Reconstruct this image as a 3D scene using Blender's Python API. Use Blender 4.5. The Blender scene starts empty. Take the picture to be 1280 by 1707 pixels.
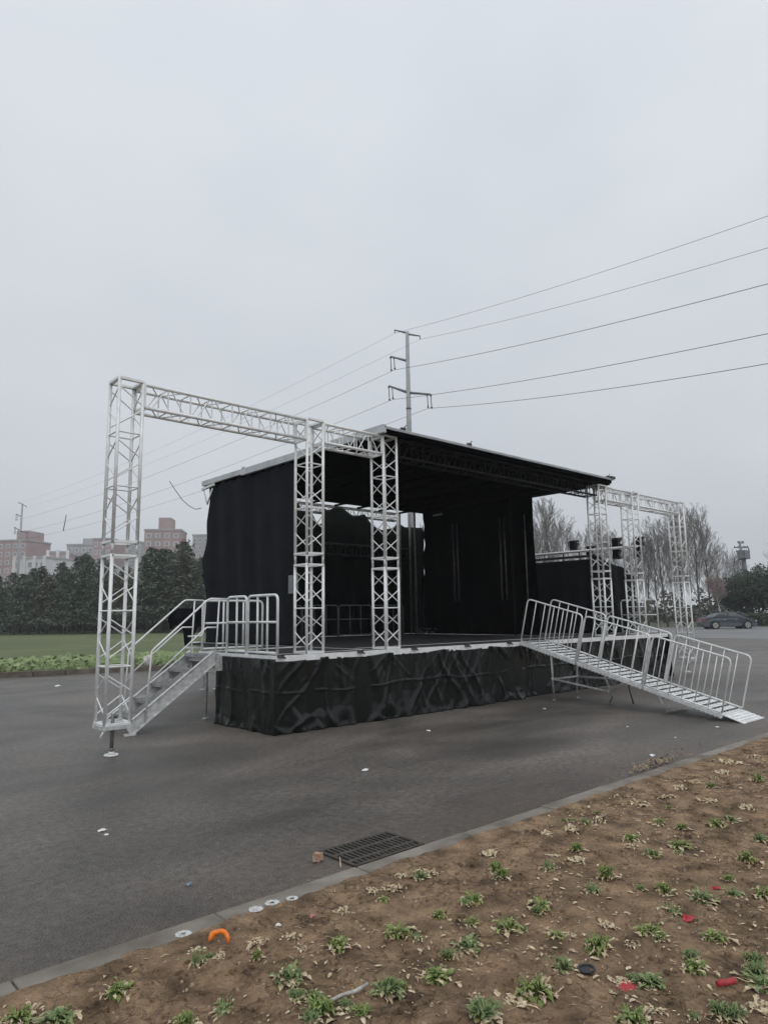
import bpy, math, random
import numpy as np
from mathutils import Vector, Matrix, noise
rnd = random.Random(7)
S = bpy.context.scene
# ------------------------------------------------------------------ camera
CH = 1.6
F, PITCH, ROLL, HEAD = 1148.8, 8.53, -0.81, 47.85
p_, r_, y_ = map(math.radians, (PITCH, ROLL, HEAD))
fw = Vector((math.cos(y_)*math.cos(p_), math.sin(y_)*math.cos(p_), math.sin(p_)))
rt = Vector((math.sin(y_), -math.cos(y_), 0)); up = rt.cross(fw)
rt2 = rt*math.cos(r_) + up*math.sin(r_); up2 = -rt*math.sin(r_) + up*math.cos(r_)
cam = bpy.data.objects.new('camera', bpy.data.cameras.new('camera'))
S.collection.objects.link(cam)
cam.matrix_world = Matrix(((rt2.x, up2.x, -fw.x, 0), (rt2.y, up2.y, -fw.y, 0), (rt2.z, up2.z, -fw.z, CH), (0, 0, 0, 1)))
cam.data.sensor_fit = 'VERTICAL'; cam.data.sensor_height = 24.0
cam.data.lens = F*24.0/1707.0
cam.data.clip_start = 0.05; cam.data.clip_end = 5000
S.camera = cam

def ray(px, py):
    return rt2*((px-640)/F) - up2*((py-853.5)/F) + fw
def gnd(px, py, z=0.0):          # point of the level z seen at a pixel of the 1280 x 1707 photo
    d = ray(px, py); t = (z-CH)/d.z
    return Vector((0, 0, CH)) + d*t
def far(px, depth, py=1027):     # plan position at a depth in a column of the photo
    d = ray(px, py); p = Vector((0, 0, CH)) + d*depth
    return Vector((p.x, p.y, 0))
def farz(px, py, depth):         # the point above far(px, depth) that shows at row py
    g_ = far(px, depth); d = ray(px, py); return Vector((0, 0, CH)) + d*(math.hypot(g_.x, g_.y)/math.hypot(d.x, d.y))

# ------------------------------------------------------------------ sky, sun, exposure
SUN_EL, SUN_AZ = math.radians(55), math.radians(205)
W = bpy.data.worlds.new("World"); S.world = W; W.use_nodes = True
nt = W.node_tree; N = nt.nodes; L = nt.links
bg = N['Background']; bg.inputs['Strength'].default_value = 0.1
sky = N.new('ShaderNodeTexSky'); sky.sky_type = 'NISHITA'; sky.sun_disc = False
sky.sun_elevation = SUN_EL; sky.sun_rotation = SUN_AZ; sky.dust_density = 3; sky.air_density = 1.0
hs = N.new('ShaderNodeHueSaturation'); hs.inputs['Saturation'].default_value = 0.25
L.new(sky.outputs[0], hs.inputs['Color'])
tc = N.new('ShaderNodeTexCoord'); mp = N.new('ShaderNodeMapping'); mp.inputs['Scale'].default_value = (1, 1, 1.8)
L.new(tc.outputs['Generated'], mp.inputs[0])
nz = N.new('ShaderNodeTexNoise'); nz.inputs['Scale'].default_value = 2.1; nz.inputs['Detail'].default_value = 3; nz.inputs['Roughness'].default_value = .45
L.new(mp.outputs[0], nz.inputs['Vector'])
cr = N.new('ShaderNodeValToRGB'); cr.color_ramp.elements[0].position = .3; cr.color_ramp.elements[1].position = .72
cr.color_ramp.elements[0].color = (5.45, 5.85, 6.35, 1); cr.color_ramp.elements[1].color = (6.5, 6.85, 7.2, 1)
L.new(nz.outputs['Fac'], cr.inputs[0])
mx = N.new('ShaderNodeMixRGB'); mx.inputs[0].default_value = .93
L.new(hs.outputs[0], mx.inputs[1]); L.new(cr.outputs[0], mx.inputs[2])
sz = N.new('ShaderNodeSeparateXYZ'); L.new(tc.outputs['Generated'], sz.inputs[0])      # an overcast sky is brighter overhead
zr = N.new('ShaderNodeMapRange'); zr.inputs['From Min'].default_value = 0; zr.inputs['From Max'].default_value = .75
zr.inputs['To Min'].default_value = .95; zr.inputs['To Max'].default_value = 1.27; L.new(sz.outputs['Z'], zr.inputs[0])
vm = N.new('ShaderNodeVectorMath'); vm.operation = 'SCALE'; L.new(mx.outputs[0], vm.inputs[0]); L.new(zr.outputs[0], vm.inputs['Scale'])
L.new(vm.outputs[0], bg.inputs['Color'])
sun = bpy.data.objects.new('sun', bpy.data.lights.new('sun', 'SUN')); S.collection.objects.link(sun)
sun.data.energy = 0.7; sun.data.angle = math.radians(40); sun.data.color = (1, .97, .93)
sd = Vector((math.cos(SUN_EL)*math.sin(SUN_AZ), math.cos(SUN_EL)*math.cos(SUN_AZ), math.sin(SUN_EL)))
sun.rotation_euler = sd.to_track_quat('Z', 'Y').to_euler()
S.view_settings.view_transform = 'Standard'; S.view_settings.look = 'None'
S.view_settings.exposure = 0.08; S.view_settings.gamma = 1
S.render.engine = 'CYCLES'

# ------------------------------------------------------------------ materials
def mat(name, col, rough=.6, metal=0, var=None, vs=5, bump=0, bs=30, bdist=.01, spec=.5, stretch=None, detail=5, rvar=0):
    m = bpy.data.materials.new(name); m.use_nodes = True
    n = m.node_tree.nodes; l = m.node_tree.links; b = n['Principled BSDF']
    b.inputs['Roughness'].default_value = rough; b.inputs['Metallic'].default_value = metal
    b.inputs['Specular IOR Level'].default_value = spec
    b.inputs['Base Color'].default_value = (*col, 1)
    tc = n.new('ShaderNodeTexCoord'); src = tc.outputs['Object']
    if stretch:
        mpp = n.new('ShaderNodeMapping'); mpp.inputs['Scale'].default_value = stretch; l.new(src, mpp.inputs[0]); src = mpp.outputs[0]
    if var is not None:
        t = n.new('ShaderNodeTexNoise'); t.inputs['Scale'].default_value = vs; t.inputs['Detail'].default_value = detail
        l.new(src, t.inputs['Vector'])
        r = n.new('ShaderNodeValToRGB'); r.color_ramp.elements[0].position = .32; r.color_ramp.elements[1].position = .68
        r.color_ramp.elements[0].color = (*col, 1); r.color_ramp.elements[1].color = (*var, 1)
        l.new(t.outputs['Fac'], r.inputs[0]); l.new(r.outputs[0], b.inputs['Base Color'])
        if rvar:
            q = n.new('ShaderNodeMapRange'); q.inputs['To Min'].default_value = rough-rvar; q.inputs['To Max'].default_value = rough+rvar
            q.inputs['From Min'].default_value = .3; q.inputs['From Max'].default_value = .7
            l.new(t.outputs['Fac'], q.inputs[0]); l.new(q.outputs[0], b.inputs['Roughness'])
    if bump:
        t2 = n.new('ShaderNodeTexNoise'); t2.inputs['Scale'].default_value = bs; t2.inputs['Detail'].default_value = 6
        l.new(src, t2.inputs['Vector'])
        bu = n.new('ShaderNodeBump'); bu.inputs['Strength'].default_value = bump; bu.inputs['Distance'].default_value = bdist
        l.new(t2.outputs['Fac'], bu.inputs['Height']); l.new(bu.outputs[0], b.inputs['Normal'])
    return m
M = {}
M['alu'] = mat('aluminium', (.72, .73, .73), .42, .15, (.90, .90, .89), 9, .12, 60, .003, rvar=.1)
M['alu2'] = mat('worn_aluminium', (.46, .47, .47), .5, .25, (.74, .74, .73), 14, .2, 50, .004, rvar=.12)
M['whitemetal'] = mat('pale_painted_metal', (.68, .71, .69), .45, .05, (.82, .84, .82), 12, .1, 60, .003)
M['roofedge'] = mat('roof_profile_metal', (.42, .44, .46), .5, .2, (.6, .62, .63), 3)
M['darkmetal'] = mat('dark_metal', (.035, .037, .04), .5, .3, (.07, .072, .075), 8)
M['blackmetal'] = mat('black_painted_metal', (.005, .0055, .006), .7, 0, (.012, .0125, .013), 8, spec=.2)
M['zinc'] = mat('dull_zinc', (.16, .16, .15), .5, .5, (.3, .29, .26), 8)
M['cloth'] = mat('black_stage_cloth', (.004, .005, .009), .9, 0, (.009, .010, .015), 2.5, .25, 90, .004, spec=.25)
M['shaded'] = mat('shaded_stage_cloth', (.0006, .0006, .0009), .95, 0, (.0016, .0016, .0024), 2, .2, 60, .004, spec=.02)  # darker copy of the stage cloth, shade under the roof put into its colour
M['cloth2'] = mat('black_green_drape', (.004, .006, .0055), .85, 0, (.010, .013, .012), 3, .3, 40, .01, spec=.15)
M['tarp'] = mat('black_tarpaulin', (.0014, .0028, .0024), .25, 0, (.003, .005, .0044), 3, .30, 7, .025, spec=.42, rvar=.06, stretch=(1, 1, .35))
M['ply'] = mat('black_plywood', (.016, .015, .016), .6, 0, (.035, .032, .033), 4, .2, 40, .004)
M['concrete'] = mat('kerb_concrete', (.125, .105, .083), .85, 0, (.27, .245, .21), 3.2, .5, 90, .006, detail=10)
M['oldkerb'] = mat('weathered_kerb', (.11, .09, .07), .9, 0, (.2, .175, .15), 4, .5, 60, .01)
M['iron'] = mat('cast_iron', (.038, .034, .030), .7, .1, (.085, .074, .06), 12, .4, 60, .004)
M['pit_shade'] = mat('drain_shade', (.006, .006, .006), .9)
M['poleconc'] = mat('pole_concrete', (.3, .31, .32), .8, 0, (.4, .41, .42), 1.5)
M['steelgrey'] = mat('crossarm_steel', (.16, .17, .18), .6, .3, (.24, .25, .26), 3)
M['insul'] = mat('insulator_dark', (.07, .07, .08), .4)
M['wire'] = mat('cable', (.13, .135, .14), .6)
M['leaf'] = mat('weed_leaf_green', (.10, .15, .03), .75, 0, (.30, .36, .12), 22, .3, 120, .003)
M['leaf2'] = mat('weed_leaf_bluish', (.09, .14, .045), .75, 0, (.26, .31, .13), 25, .3, 120, .003)
M['dry'] = mat('withered_leaf', (.30, .21, .11), .85, 0, (.70, .60, .42), 38, .3, 120, .003)
M['yleaf'] = mat('yellowing_leaf', (.24, .22, .07), .7, 0, (.36, .31, .12), 25, .2, 120, .003)
M['cedar'] = mat('cedar_needles_hazed', (.06, .088, .066), .85, 0, (.19, .235, .17), 1.1)  # cedar colours lightened to stand in for haze and offset crown self-shading
M['cedar2'] = mat('cedar_needles_brownish_hazed', (.07, .078, .056), .8, 0, (.20, .195, .145), 1.1)
M['evergreen'] = mat('dark_evergreen', (.014, .026, .015), .8, 0, (.05, .075, .042), 1.2)
M['bark'] = mat('bark', (.09, .078, .066), .9, 0, (.16, .14, .12), 3)
M['twig'] = mat('twig', (.12, .11, .10), .9, 0, (.30, .28, .26), 1.2)
M['twigpink'] = mat('twig_reddish', (.26, .20, .19), .9, 0, (.40, .32, .30), 2)
M['whitebark'] = mat('whitewashed_bark', (.45, .46, .45), .9, 0, (.6, .6, .58), 3)
M['hedge'] = mat('hedge_leaf', (.03, .04, .02), .8, 0, (.065, .08, .035), 2)
M['cover'] = mat('cover_leaf', (.12, .18, .06), .6, 0, (.32, .40, .18), 2.2)
M['brickred'] = mat('building_red_hazed', (.35, .25, .245), .9, 0, (.44, .33, .325), .15)  # wall colours paled, distance haze is partly painted in
M['bgrey'] = mat('building_grey_hazed', (.36, .36, .37), .9, 0, (.46, .46, .47), .15)
M['bwhite'] = mat('building_white_render', (.6, .6, .6), .8, 0, (.75, .75, .75), .2)
M['glass'] = mat('window_glass_hazed', (.20, .22, .24), .2, 0, (.34, .36, .38), .4)  # panes paled with the same painted haze
M['carpaint'] = mat('car_paint_slate', (.085, .10, .118), .22, .4, (.10, .115, .13), 1)
M['carpaint2'] = mat('car_paint_green', (.05, .075, .07), .3, .3)
M['carglass'] = mat('car_glass', (.015, .018, .02), .08)
M['screen'] = mat('windscreen_glass', (.16, .19, .21), .1)
M['tyre'] = mat('tyre_rubber', (.015, .015, .015), .8)
M['rim'] = mat('wheel_rim', (.5, .48, .44), .35, .6)
M['lamp'] = mat('lamp_glass', (.55, .57, .6), .2)
M['orange'] = mat('orange_peel', (.85, .17, .012), .45, 0, (.9, .24, .02), 40, .4, 200, .002)
M['red'] = mat('red_wrapper', (.33, .022, .03), .6, 0, (.45, .05, .055), 30, .4, 90, .004)
M['paper'] = mat('white_paper', (.7, .7, .69), .7, 0, (.8, .8, .79), 20)
M['ringpaint'] = mat('worn_white_ring', (.34, .33, .31), .9, 0, (.62, .62, .60), 60, detail=8)
M['treadmetal'] = mat('tread_metal', (.22, .225, .22), .55, .3, (.42, .42, .41), 14, .2, 50, .004)
M['bluep'] = mat('bluish_wrapper', (.2, .26, .33), .5)
M['brick'] = mat('broken_brick', (.33, .17, .11), .9, 0, (.5, .36, .27), 18, .6, 60, .01)
M['stone'] = mat('pebble', (.2, .16, .13), .9, 0, (.36, .32, .28), 10)
M['rubber'] = mat('black_rubber', (.03, .03, .032), .6)
M['graypaint'] = mat('grey_box_paint', (.2, .21, .22), .5)
M['polyw'] = mat('translucent_wrap', (.3, .32, .34), .3, 0, (.05, .05, .06), 30)
M['whitepost'] = mat('white_pole_paint', (.6, .61, .6), .5)

# asphalt: damp, patchy, with brown earth washed against the kerb
m = mat('asphalt', (.074, .064, .055), .46, 0, (.150, .133, .116), .45, 0, rvar=.13, detail=9, stretch=(1, 2.2, 1)); M['asphalt'] = m
n = m.node_tree.nodes; l = m.node_tree.links; b = n['Principled BSDF']
tcn = n.new('ShaderNodeTexCoord')
g1 = n.new('ShaderNodeTexNoise'); g1.inputs['Scale'].default_value = 85; g1.inputs['Detail'].default_value = 4
g2 = n.new('ShaderNodeTexVoronoi'); g2.inputs['Scale'].default_value = 75
for g in (g1, g2): l.new(tcn.outputs['Object'], g.inputs['Vector'])
mm = n.new('ShaderNodeMath'); mm.operation = 'ADD'; l.new(g1.outputs['Fac'], mm.inputs[0]); l.new(g2.outputs['Distance'], mm.inputs[1])
bu = n.new('ShaderNodeBump'); bu.inputs['Strength'].default_value = .8; bu.inputs['Distance'].default_value = .009
l.new(mm.outputs[0], bu.inputs['Height']); l.new(bu.outputs[0], b.inputs['Normal'])
old = b.inputs['Base Color'].links[0].from_socket
g3 = n.new('ShaderNodeTexNoise'); g3.inputs['Scale'].default_value = 16; g3.inputs['Detail'].default_value = 6; g3.inputs['Roughness'].default_value = .7; l.new(tcn.outputs['Object'], g3.inputs['Vector'])
r3 = n.new('ShaderNodeValToRGB'); r3.color_ramp.elements[0].position = .35; r3.color_ramp.elements[0].color = (.6, .6, .6, 1); r3.color_ramp.elements[1].position = .65; r3.color_ramp.elements[1].color = (1.3, 1.3, 1.3, 1)
g4 = n.new('ShaderNodeTexNoise'); g4.inputs['Scale'].default_value = .33; g4.inputs['Detail'].default_value = 5; g4.inputs['Distortion'].default_value = 1.5; l.new(tcn.outputs['Object'], g4.inputs['Vector'])
r4 = n.new('ShaderNodeValToRGB'); r4.color_ramp.elements[0].position = .38; r4.color_ramp.elements[0].color = (.74, .73, .72, 1); r4.color_ramp.elements[1].position = .62; r4.color_ramp.elements[1].color = (1.22, 1.2, 1.2, 1)
x4 = n.new('ShaderNodeMixRGB'); x4.blend_type = 'MULTIPLY'; x4.inputs[0].default_value = 1; l.new(g4.outputs['Fac'], r4.inputs[0]); l.new(old, x4.inputs[1]); l.new(r4.outputs[0], x4.inputs[2]); old = x4.outputs[0]
x3 = n.new('ShaderNodeMixRGB'); x3.blend_type = 'MULTIPLY'; x3.inputs[0].default_value = 1; l.new(g3.outputs['Fac'], r3.inputs[0]); l.new(old, x3.inputs[1]); l.new(r3.outputs[0], x3.inputs[2]); old = x3.outputs[0]
sp = n.new('ShaderNodeMixRGB'); sp.blend_type = 'MULTIPLY'; sp.inputs[0].default_value = .75
rr = n.new('ShaderNodeValToRGB'); rr.color_ramp.elements[0].position = .3; rr.color_ramp.elements[0].color = (.35, .35, .35, 1); rr.color_ramp.elements[1].position = .7; rr.color_ramp.elements[1].color = (1.65, 1.65, 1.65, 1)
l.new(g1.outputs['Fac'], rr.inputs[0]); l.new(old, sp.inputs[1]); l.new(rr.outputs[0], sp.inputs[2])
sx = n.new('ShaderNodeSeparateXYZ'); l.new(tcn.outputs['Object'], sx.inputs[0])
my = n.new('ShaderNodeMapRange'); my.inputs['From Min'].default_value = 3.55; my.inputs['From Max'].default_value = 4.6; my.inputs['To Min'].default_value = 1; my.inputs['To Max'].default_value = 0
l.new(sx.outputs['Y'], my.inputs[0])
mxx = n.new('ShaderNodeMapRange'); mxx.inputs['From Min'].default_value = 3.8; mxx.inputs['From Max'].default_value = 6.5; mxx.inputs['To Min'].default_value = .45
l.new(sx.outputs['X'], mxx.inputs[0])
dn = n.new('ShaderNodeTexNoise'); dn.inputs['Scale'].default_value = 2.2; dn.inputs['Detail'].default_value = 8; l.new(tcn.outputs['Object'], dn.inputs['Vector'])
dm = n.new('ShaderNodeMath'); dm.operation = 'MULTIPLY'; l.new(my.outputs[0], dm.inputs[0]); l.new(mxx.outputs[0], dm.inputs[1])
dm2 = n.new('ShaderNodeMath'); dm2.operation = 'MULTIPLY'; l.new(dm.outputs[0], dm2.inputs[0])
dr = n.new('ShaderNodeMapRange'); dr.inputs['From Min'].default_value = .35; dr.inputs['From Max'].default_value = .6; l.new(dn.outputs['Fac'], dr.inputs[0]); l.new(dr.outputs[0], dm2.inputs[1])
fin = n.new('ShaderNodeMixRGB'); l.new(dm2.outputs[0], fin.inputs[0]); l.new(sp.outputs[0], fin.inputs[1]); fin.inputs[2].default_value = (.125, .092, .07, 1)
l.new(fin.outputs[0], b.inputs['Base Color'])

# soil with cracks
m = mat('brown_soil', (.125, .078, .042), .92, 0, (.42, .285, .17), 5.5, 0, detail=12); M['soil'] = m
n = m.node_tree.nodes; l = m.node_tree.links; b = n['Principled BSDF']
tcn = n.new('ShaderNodeTexCoord')
wn = n.new('ShaderNodeTexNoise'); wn.inputs['Scale'].default_value = 9; wn.inputs['Detail'].default_value = 5; l.new(tcn.outputs['Object'], wn.inputs['Vector'])
wm = n.new('ShaderNodeMixRGB'); wm.inputs[0].default_value = .16; l.new(tcn.outputs['Object'], wm.inputs[1]); l.new(wn.outputs['Color'], wm.inputs[2])
vo = n.new('ShaderNodeTexVoronoi'); vo.feature = 'DISTANCE_TO_EDGE'; vo.inputs['Scale'].default_value = 8; l.new(wm.outputs[0], vo.inputs['Vector'])
ck = n.new('ShaderNodeMapRange'); ck.inputs['From Max'].default_value = .06; l.new(vo.outputs['Distance'], ck.inputs[0])
# cracks come and go
cm = n.new('ShaderNodeTexNoise'); cm.inputs['Scale'].default_value = 1.7; l.new(tcn.outputs['Object'], cm.inputs['Vector'])
cmr = n.new('ShaderNodeMapRange'); cmr.inputs['From Min'].default_value = .42; cmr.inputs['From Max'].default_value = .58; l.new(cm.outputs['Fac'], cmr.inputs[0])
cmx = n.new('ShaderNodeMixRGB'); cmx.inputs[1].default_value = (1, 1, 1, 1); l.new(cmr.outputs[0], cmx.inputs[0]); l.new(ck.outputs[0], cmx.inputs[2])
fn = n.new('ShaderNodeTexNoise'); fn.inputs['Scale'].default_value = 45; fn.inputs['Detail'].default_value = 8; fn.inputs['Roughness'].default_value = .7; l.new(tcn.outputs['Object'], fn.inputs['Vector'])
bu1 = n.new('ShaderNodeBump'); bu1.inputs['Strength'].default_value = .9; bu1.inputs['Distance'].default_value = .02; l.new(cmx.outputs[0], bu1.inputs['Height'])
bu2 = n.new('ShaderNodeBump'); bu2.inputs['Strength'].default_value = .9; bu2.inputs['Distance'].default_value = .03; l.new(fn.outputs['Fac'], bu2.inputs['Height']); l.new(bu1.outputs[0], bu2.inputs['Normal'])
l.new(bu2.outputs[0], b.inputs['Normal'])
old = b.inputs['Base Color'].links[0].from_socket
mu = n.new('ShaderNodeMixRGB'); mu.blend_type = 'MULTIPLY'; mu.inputs[0].default_value = .8
rr = n.new('ShaderNodeValToRGB'); rr.color_ramp.elements[0].position = .3; rr.color_ramp.elements[0].color = (.55, .5, .47, 1); rr.color_ramp.elements[1].position = .7; rr.color_ramp.elements[1].color = (1.3, 1.3, 1.3, 1)
l.new(fn.outputs['Fac'], rr.inputs[0]); l.new(old, mu.inputs[1]); l.new(rr.outputs[0], mu.inputs[2]); l.new(mu.outputs[0], b.inputs['Base Color'])

M['grass'] = mat('mown_grass', (.07, .10, .036), .9, 0, (.14, .15, .062), .12, .8, 6, .05, detail=12, stretch=(1, 2.5, 1))
M['earth'] = mat('field_earth', (.07, .075, .045), .95, 0, (.11, .11, .07), .05)
M['roadc'] = mat('concrete_road', (.17, .17, .172), .8, 0, (.21, .21, .21), .2, .1, 20, .005)

# ------------------------------------------------------------------ mesh helpers
class MB:
    def __init__(s): s.v = []; s.f = []; s.sm = []
    def add(s, vs, fs, smooth=False):
        o = len(s.v); s.v += [tuple(v) for v in vs]; s.f += [tuple(i+o for i in f) for f in fs]; s.sm += [smooth]*len(fs); return s
    def tube(s, a, b, r, n=8, r2=None, cap=True):
        a = Vector(a); b = Vector(b); d = b-a
        if d.length < 1e-6: return s
        d.normalize(); u = d.orthogonal().normalized(); w = d.cross(u); r2 = r if r2 is None else r2
        vs = [a+(u*math.cos(t)+w*math.sin(t))*r for t in [2*math.pi*i/n for i in range(n)]]
        vs += [b+(u*math.cos(t)+w*math.sin(t))*r2 for t in [2*math.pi*i/n for i in range(n)]]
        s.add(vs, [(i, (i+1) % n, n+(i+1) % n, n+i) for i in range(n)], True)
        if cap:
            o = len(s.v)-2*n; s.f += [tuple(range(o+n-1, o-1, -1)), tuple(range(o+n, o+2*n))]; s.sm += [False]*2
        return s
    def path(s, pts, r, n=8, closed=False):
        pts = [Vector(p) for p in pts]; k = len(pts); rings = []
        u = None
        for i in range(k):
            if closed: t = pts[(i+1) % k]-pts[i-1]
            else: t = pts[min(i+1, k-1)]-pts[max(i-1, 0)]
            t.normalize()
            u = (t.orthogonal() if u is None else u-t*u.dot(t)).normalized(); w = t.cross(u)
            rr = r[i] if isinstance(r, (list, tuple)) else r
            rings.append([pts[i]+(u*math.cos(a)+w*math.sin(a))*rr for a in [2*math.pi*j/n for j in range(n)]])
        o = len(s.v); s.v += [tuple(p) for q in rings for p in q]
        for i in range(k if closed else k-1):
            for j in range(n):
                a = o+i*n; c = o+((i+1) % k)*n
                s.f.append((a+j, a+(j+1) % n, c+(j+1) % n, c+j)); s.sm.append(True)
        if not closed:
            s.f.append(tuple(range(o+n-1, o-1, -1))); s.sm.append(False)
            q = o+(k-1)*n; s.f.append(tuple(range(q, q+n))); s.sm.append(False)
        return s
    def box(s, lo, hi, R=None, T=None):
        x0, y0, z0 = lo; x1, y1, z1 = hi
        vs = [Vector(c) for c in ((x0, y0, z0), (x1, y0, z0), (x1, y1, z0), (x0, y1, z0), (x0, y0, z1), (x1, y0, z1), (x1, y1, z1), (x0, y1, z1))]
        if R is not None: vs = [R @ v for v in vs]
        if T is not None: vs = [v+Vector(T) for v in vs]
        return s.add(vs, [(3, 2, 1, 0), (4, 5, 6, 7), (0, 1, 5, 4), (1, 2, 6, 5), (2, 3, 7, 6), (3, 0, 4, 7)])
    def beam(s, a, b, w, h, upv=(0, 0, 1)):     # rectangular bar from a to b
        a = Vector(a); b = Vector(b); d = (b-a).normalized(); sd = d.cross(Vector(upv)).normalized(); u = sd.cross(d)
        vs = [p+sd*i*w/2+u*j*h/2 for p in (a, b) for i, j in ((-1, -1), (1, -1), (1, 1), (-1, 1))]
        return s.add(vs, [(0, 1, 2, 3), (7, 6, 5, 4), (0, 4, 5, 1), (1, 5, 6, 2), (2, 6, 7, 3), (3, 7, 4, 0)])
    def disc(s, c, r, z0, z1, n=16, r2=None):
        return s.tube((c[0], c[1], z0), (c[0], c[1], z1), r, n, r2)
    def build(s, name, m, parent=None, origin=None):
        me = bpy.data.meshes.new(name)
        if origin is not None:
            o3 = Vector(origin); vs = [tuple(Vector(v)-o3) for v in s.v]
        else: vs = s.v
        me.from_pydata(vs, [], s.f)
        me.polygons.foreach_set('use_smooth', s.sm)
        me.materials.append(m); me.update()
        o = bpy.data.objects.new(name, me); S.collection.objects.link(o)
        if origin is not None: o.location = o3
        if parent: o.parent = parent
        return o
def tag(o, label=None, cat=None, group=None, kind=None):
    if label: o['label'] = label
    if cat: o['category'] = cat
    if group: o['group'] = group
    if kind: o['kind'] = kind
    return o
def empty(name, loc=(0, 0, 0), rz=0, label=None, cat=None, group=None):
    o = bpy.data.objects.new(name, None); S.collection.objects.link(o); o.location = loc; o.rotation_euler = (0, 0, rz)
    o.empty_display_size = .2
    return tag(o, label, cat, group)
def copy_tree(o, parent=None):
    c = o.copy(); S.collection.objects.link(c); c.parent = parent
    for ch in [x for x in bpy.data.objects if x.parent == o]: copy_tree(ch, c)
    return c
def quads(mb, n_, fn_):
    for i in range(n_): fn_(i)

# ------------------------------------------------------------------ ground, roads, kerbs
g = MB(); g.add([(-1500, -1500, -.07), (1500, -1500, -.07), (1500, 1500, -.07), (-1500, 1500, -.07)], [(0, 1, 2, 3)])
tag(g.build('ground', M['earth']), kind='structure')
far_kerb = [(-22, 29.5), (-8, 25.9), (0, 23.7), (5.3, 22.15), (7.8, 21.6), (10.6, 20.8), (15, 19.9), (19, 19.6), (22, 20.6), (24.2, 24), (26.5, 32), (29, 42), (34, 56)]
g = MB(); pts = [(-22, 3.6, 0), (42.5, 3.6, 0), (42.6, 19, 0), (46, 32, 0), (49, 58, 0), (34, 56, 0)] + [(x, y, 0) for x, y in far_kerb[::-1][1:]]
g.add(pts, [tuple(range(len(pts)))]); tag(g.build('asphalt', M['asphalt']), kind='structure')
g = MB(); pts = [(30, -40, -.004), (110, -40, -.004), (100, 12, -.004), (74.6, 26, -.004), (68.5, 31.5, -.004), (56, 62, -.004), (40, 62, -.004), (42, 30, -.004)]
g.add(pts, [tuple(range(8))]); tag(g.build('road', M['roadc']), kind='structure')
# grass field behind the far kerb
g = MB(); pts = [(x, y+.1, .10) for x, y in far_kerb] + [(58, 86, .1), (20, 110, .1), (-60, 110, .1), (-60, 40, .1)]
g.add(pts, [tuple(range(len(pts)))]); tag(g.build('grass_field', M['grass']), kind='structure')
g = MB()
def kerbrun(pl, w, z, seg, mb, jit=.012):
    for (x0, y0), (x1, y1) in zip(pl[:-1], pl[1:]):
        a = Vector((x0, y0, 0)); b = Vector((x1, y1, 0)); d = b-a; k = max(1, round(d.length/seg)); nrm = Vector((-d.y, d.x, 0)).normalized()
        for i in range(k):
            p = a+d*(i/k); q = a+d*((i+1)/k)-d.normalized()*.025
            o = nrm*rnd.uniform(-jit, jit)*.5; zz = z+rnd.uniform(-jit, jit); p += o; q += o
            mb.add([p, q, q+nrm*w, p+nrm*w, p+Vector((0, 0, zz)), q+Vector((0, 0, zz)), q+nrm*(w)+Vector((0, 0, zz)), p+nrm*w+Vector((0, 0, zz))],
                   [(3, 2, 1, 0), (4, 5, 6, 7), (0, 1, 5, 4), (1, 2, 6, 5), (2, 3, 7, 6), (3, 0, 4, 7)])
kerbrun([(x, y) for x, y in far_kerb], .16, .14, 1.0, g, .02)
tag(g.build('far_kerb', M['oldkerb']), kind='structure')
g = MB(); g.box((-22, 3.45, -.1), (45, 3.6, -.004))     # bedding below the joints
x = -22.0
while x < 45:
    w = .992; z = .012+rnd.uniform(-.003, .003); dy = rnd.uniform(-.006, .006); cx = .006
    g.add([(x, 3.468+dy, -.05), (x+w, 3.468+dy, -.05), (x+w, 3.625+dy, -.05), (x, 3.625+dy, -.05),
           (x, 3.468+dy, z-cx), (x+w, 3.468+dy, z-cx), (x+w, 3.625+dy, z-cx), (x, 3.625+dy, z-cx),
           (x+cx, 3.468+dy+cx, z), (x+w-cx, 3.468+dy+cx, z), (x+w-cx, 3.625+dy-cx, z), (x+cx, 3.625+dy-cx, z)],
          [(0, 1, 5, 4), (1, 2, 6, 5), (2, 3, 7, 6), (3, 0, 4, 7), (4, 5, 9, 8), (5, 6, 10, 9), (6, 7, 11, 10), (7, 4, 8, 11), (8, 9, 10, 11)])
    x += 1.0
tag(g.build('kerb', M['concrete']), kind='structure')
# soil bed: real relief near the camera
def soil_z(x, y):
    v = Vector((x, y, 0))
    h = .022*noise.noise(v*1.3) + .018*noise.noise(v*4.1+Vector((5, 1, 0))) + .018*abs(noise.noise(v*11)) + .009*noise.noise(v*27)
    e = min(1, max(0, (3.47-y)/.35))
    return .006 + .012*e + h*(.25+.75*e)
def grid(name, x0, x1, y0, y1, nx, ny, zf, m):
    g = MB()
    for j in range(ny+1):
        for i in range(nx+1):
            x = x0+(x1-x0)*i/nx; y = y0+(y1-y0)*j/ny; g.v.append((x, y, zf(x, y)))
    for j in range(ny):
        for i in range(nx):
            a = j*(nx+1)+i; g.f.append((a, a+1, a+nx+2, a+nx+1)); g.sm.append(True)
    return g
def yedge(x, y):
    k_ = max(0, (y-3.36)/.11); return y+k_*(.012+.05*noise.noise(Vector((x*2.6, 3, 1)))+.03*noise.noise(Vector((x*9, 3, 5))))
def xmap(i, n):  return .3 + 15.7*(i/n)**1.5
g = MB(); nx, ny = 520, 170
for j in range(ny+1):
    for i in range(nx+1):
        x = xmap(i, nx); y = -.4+(3.47+.4)*j/ny; g.v.append((x, yedge(x, y), soil_z(x, y)+.012*max(0, (y-3.36)/.11)))
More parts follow.
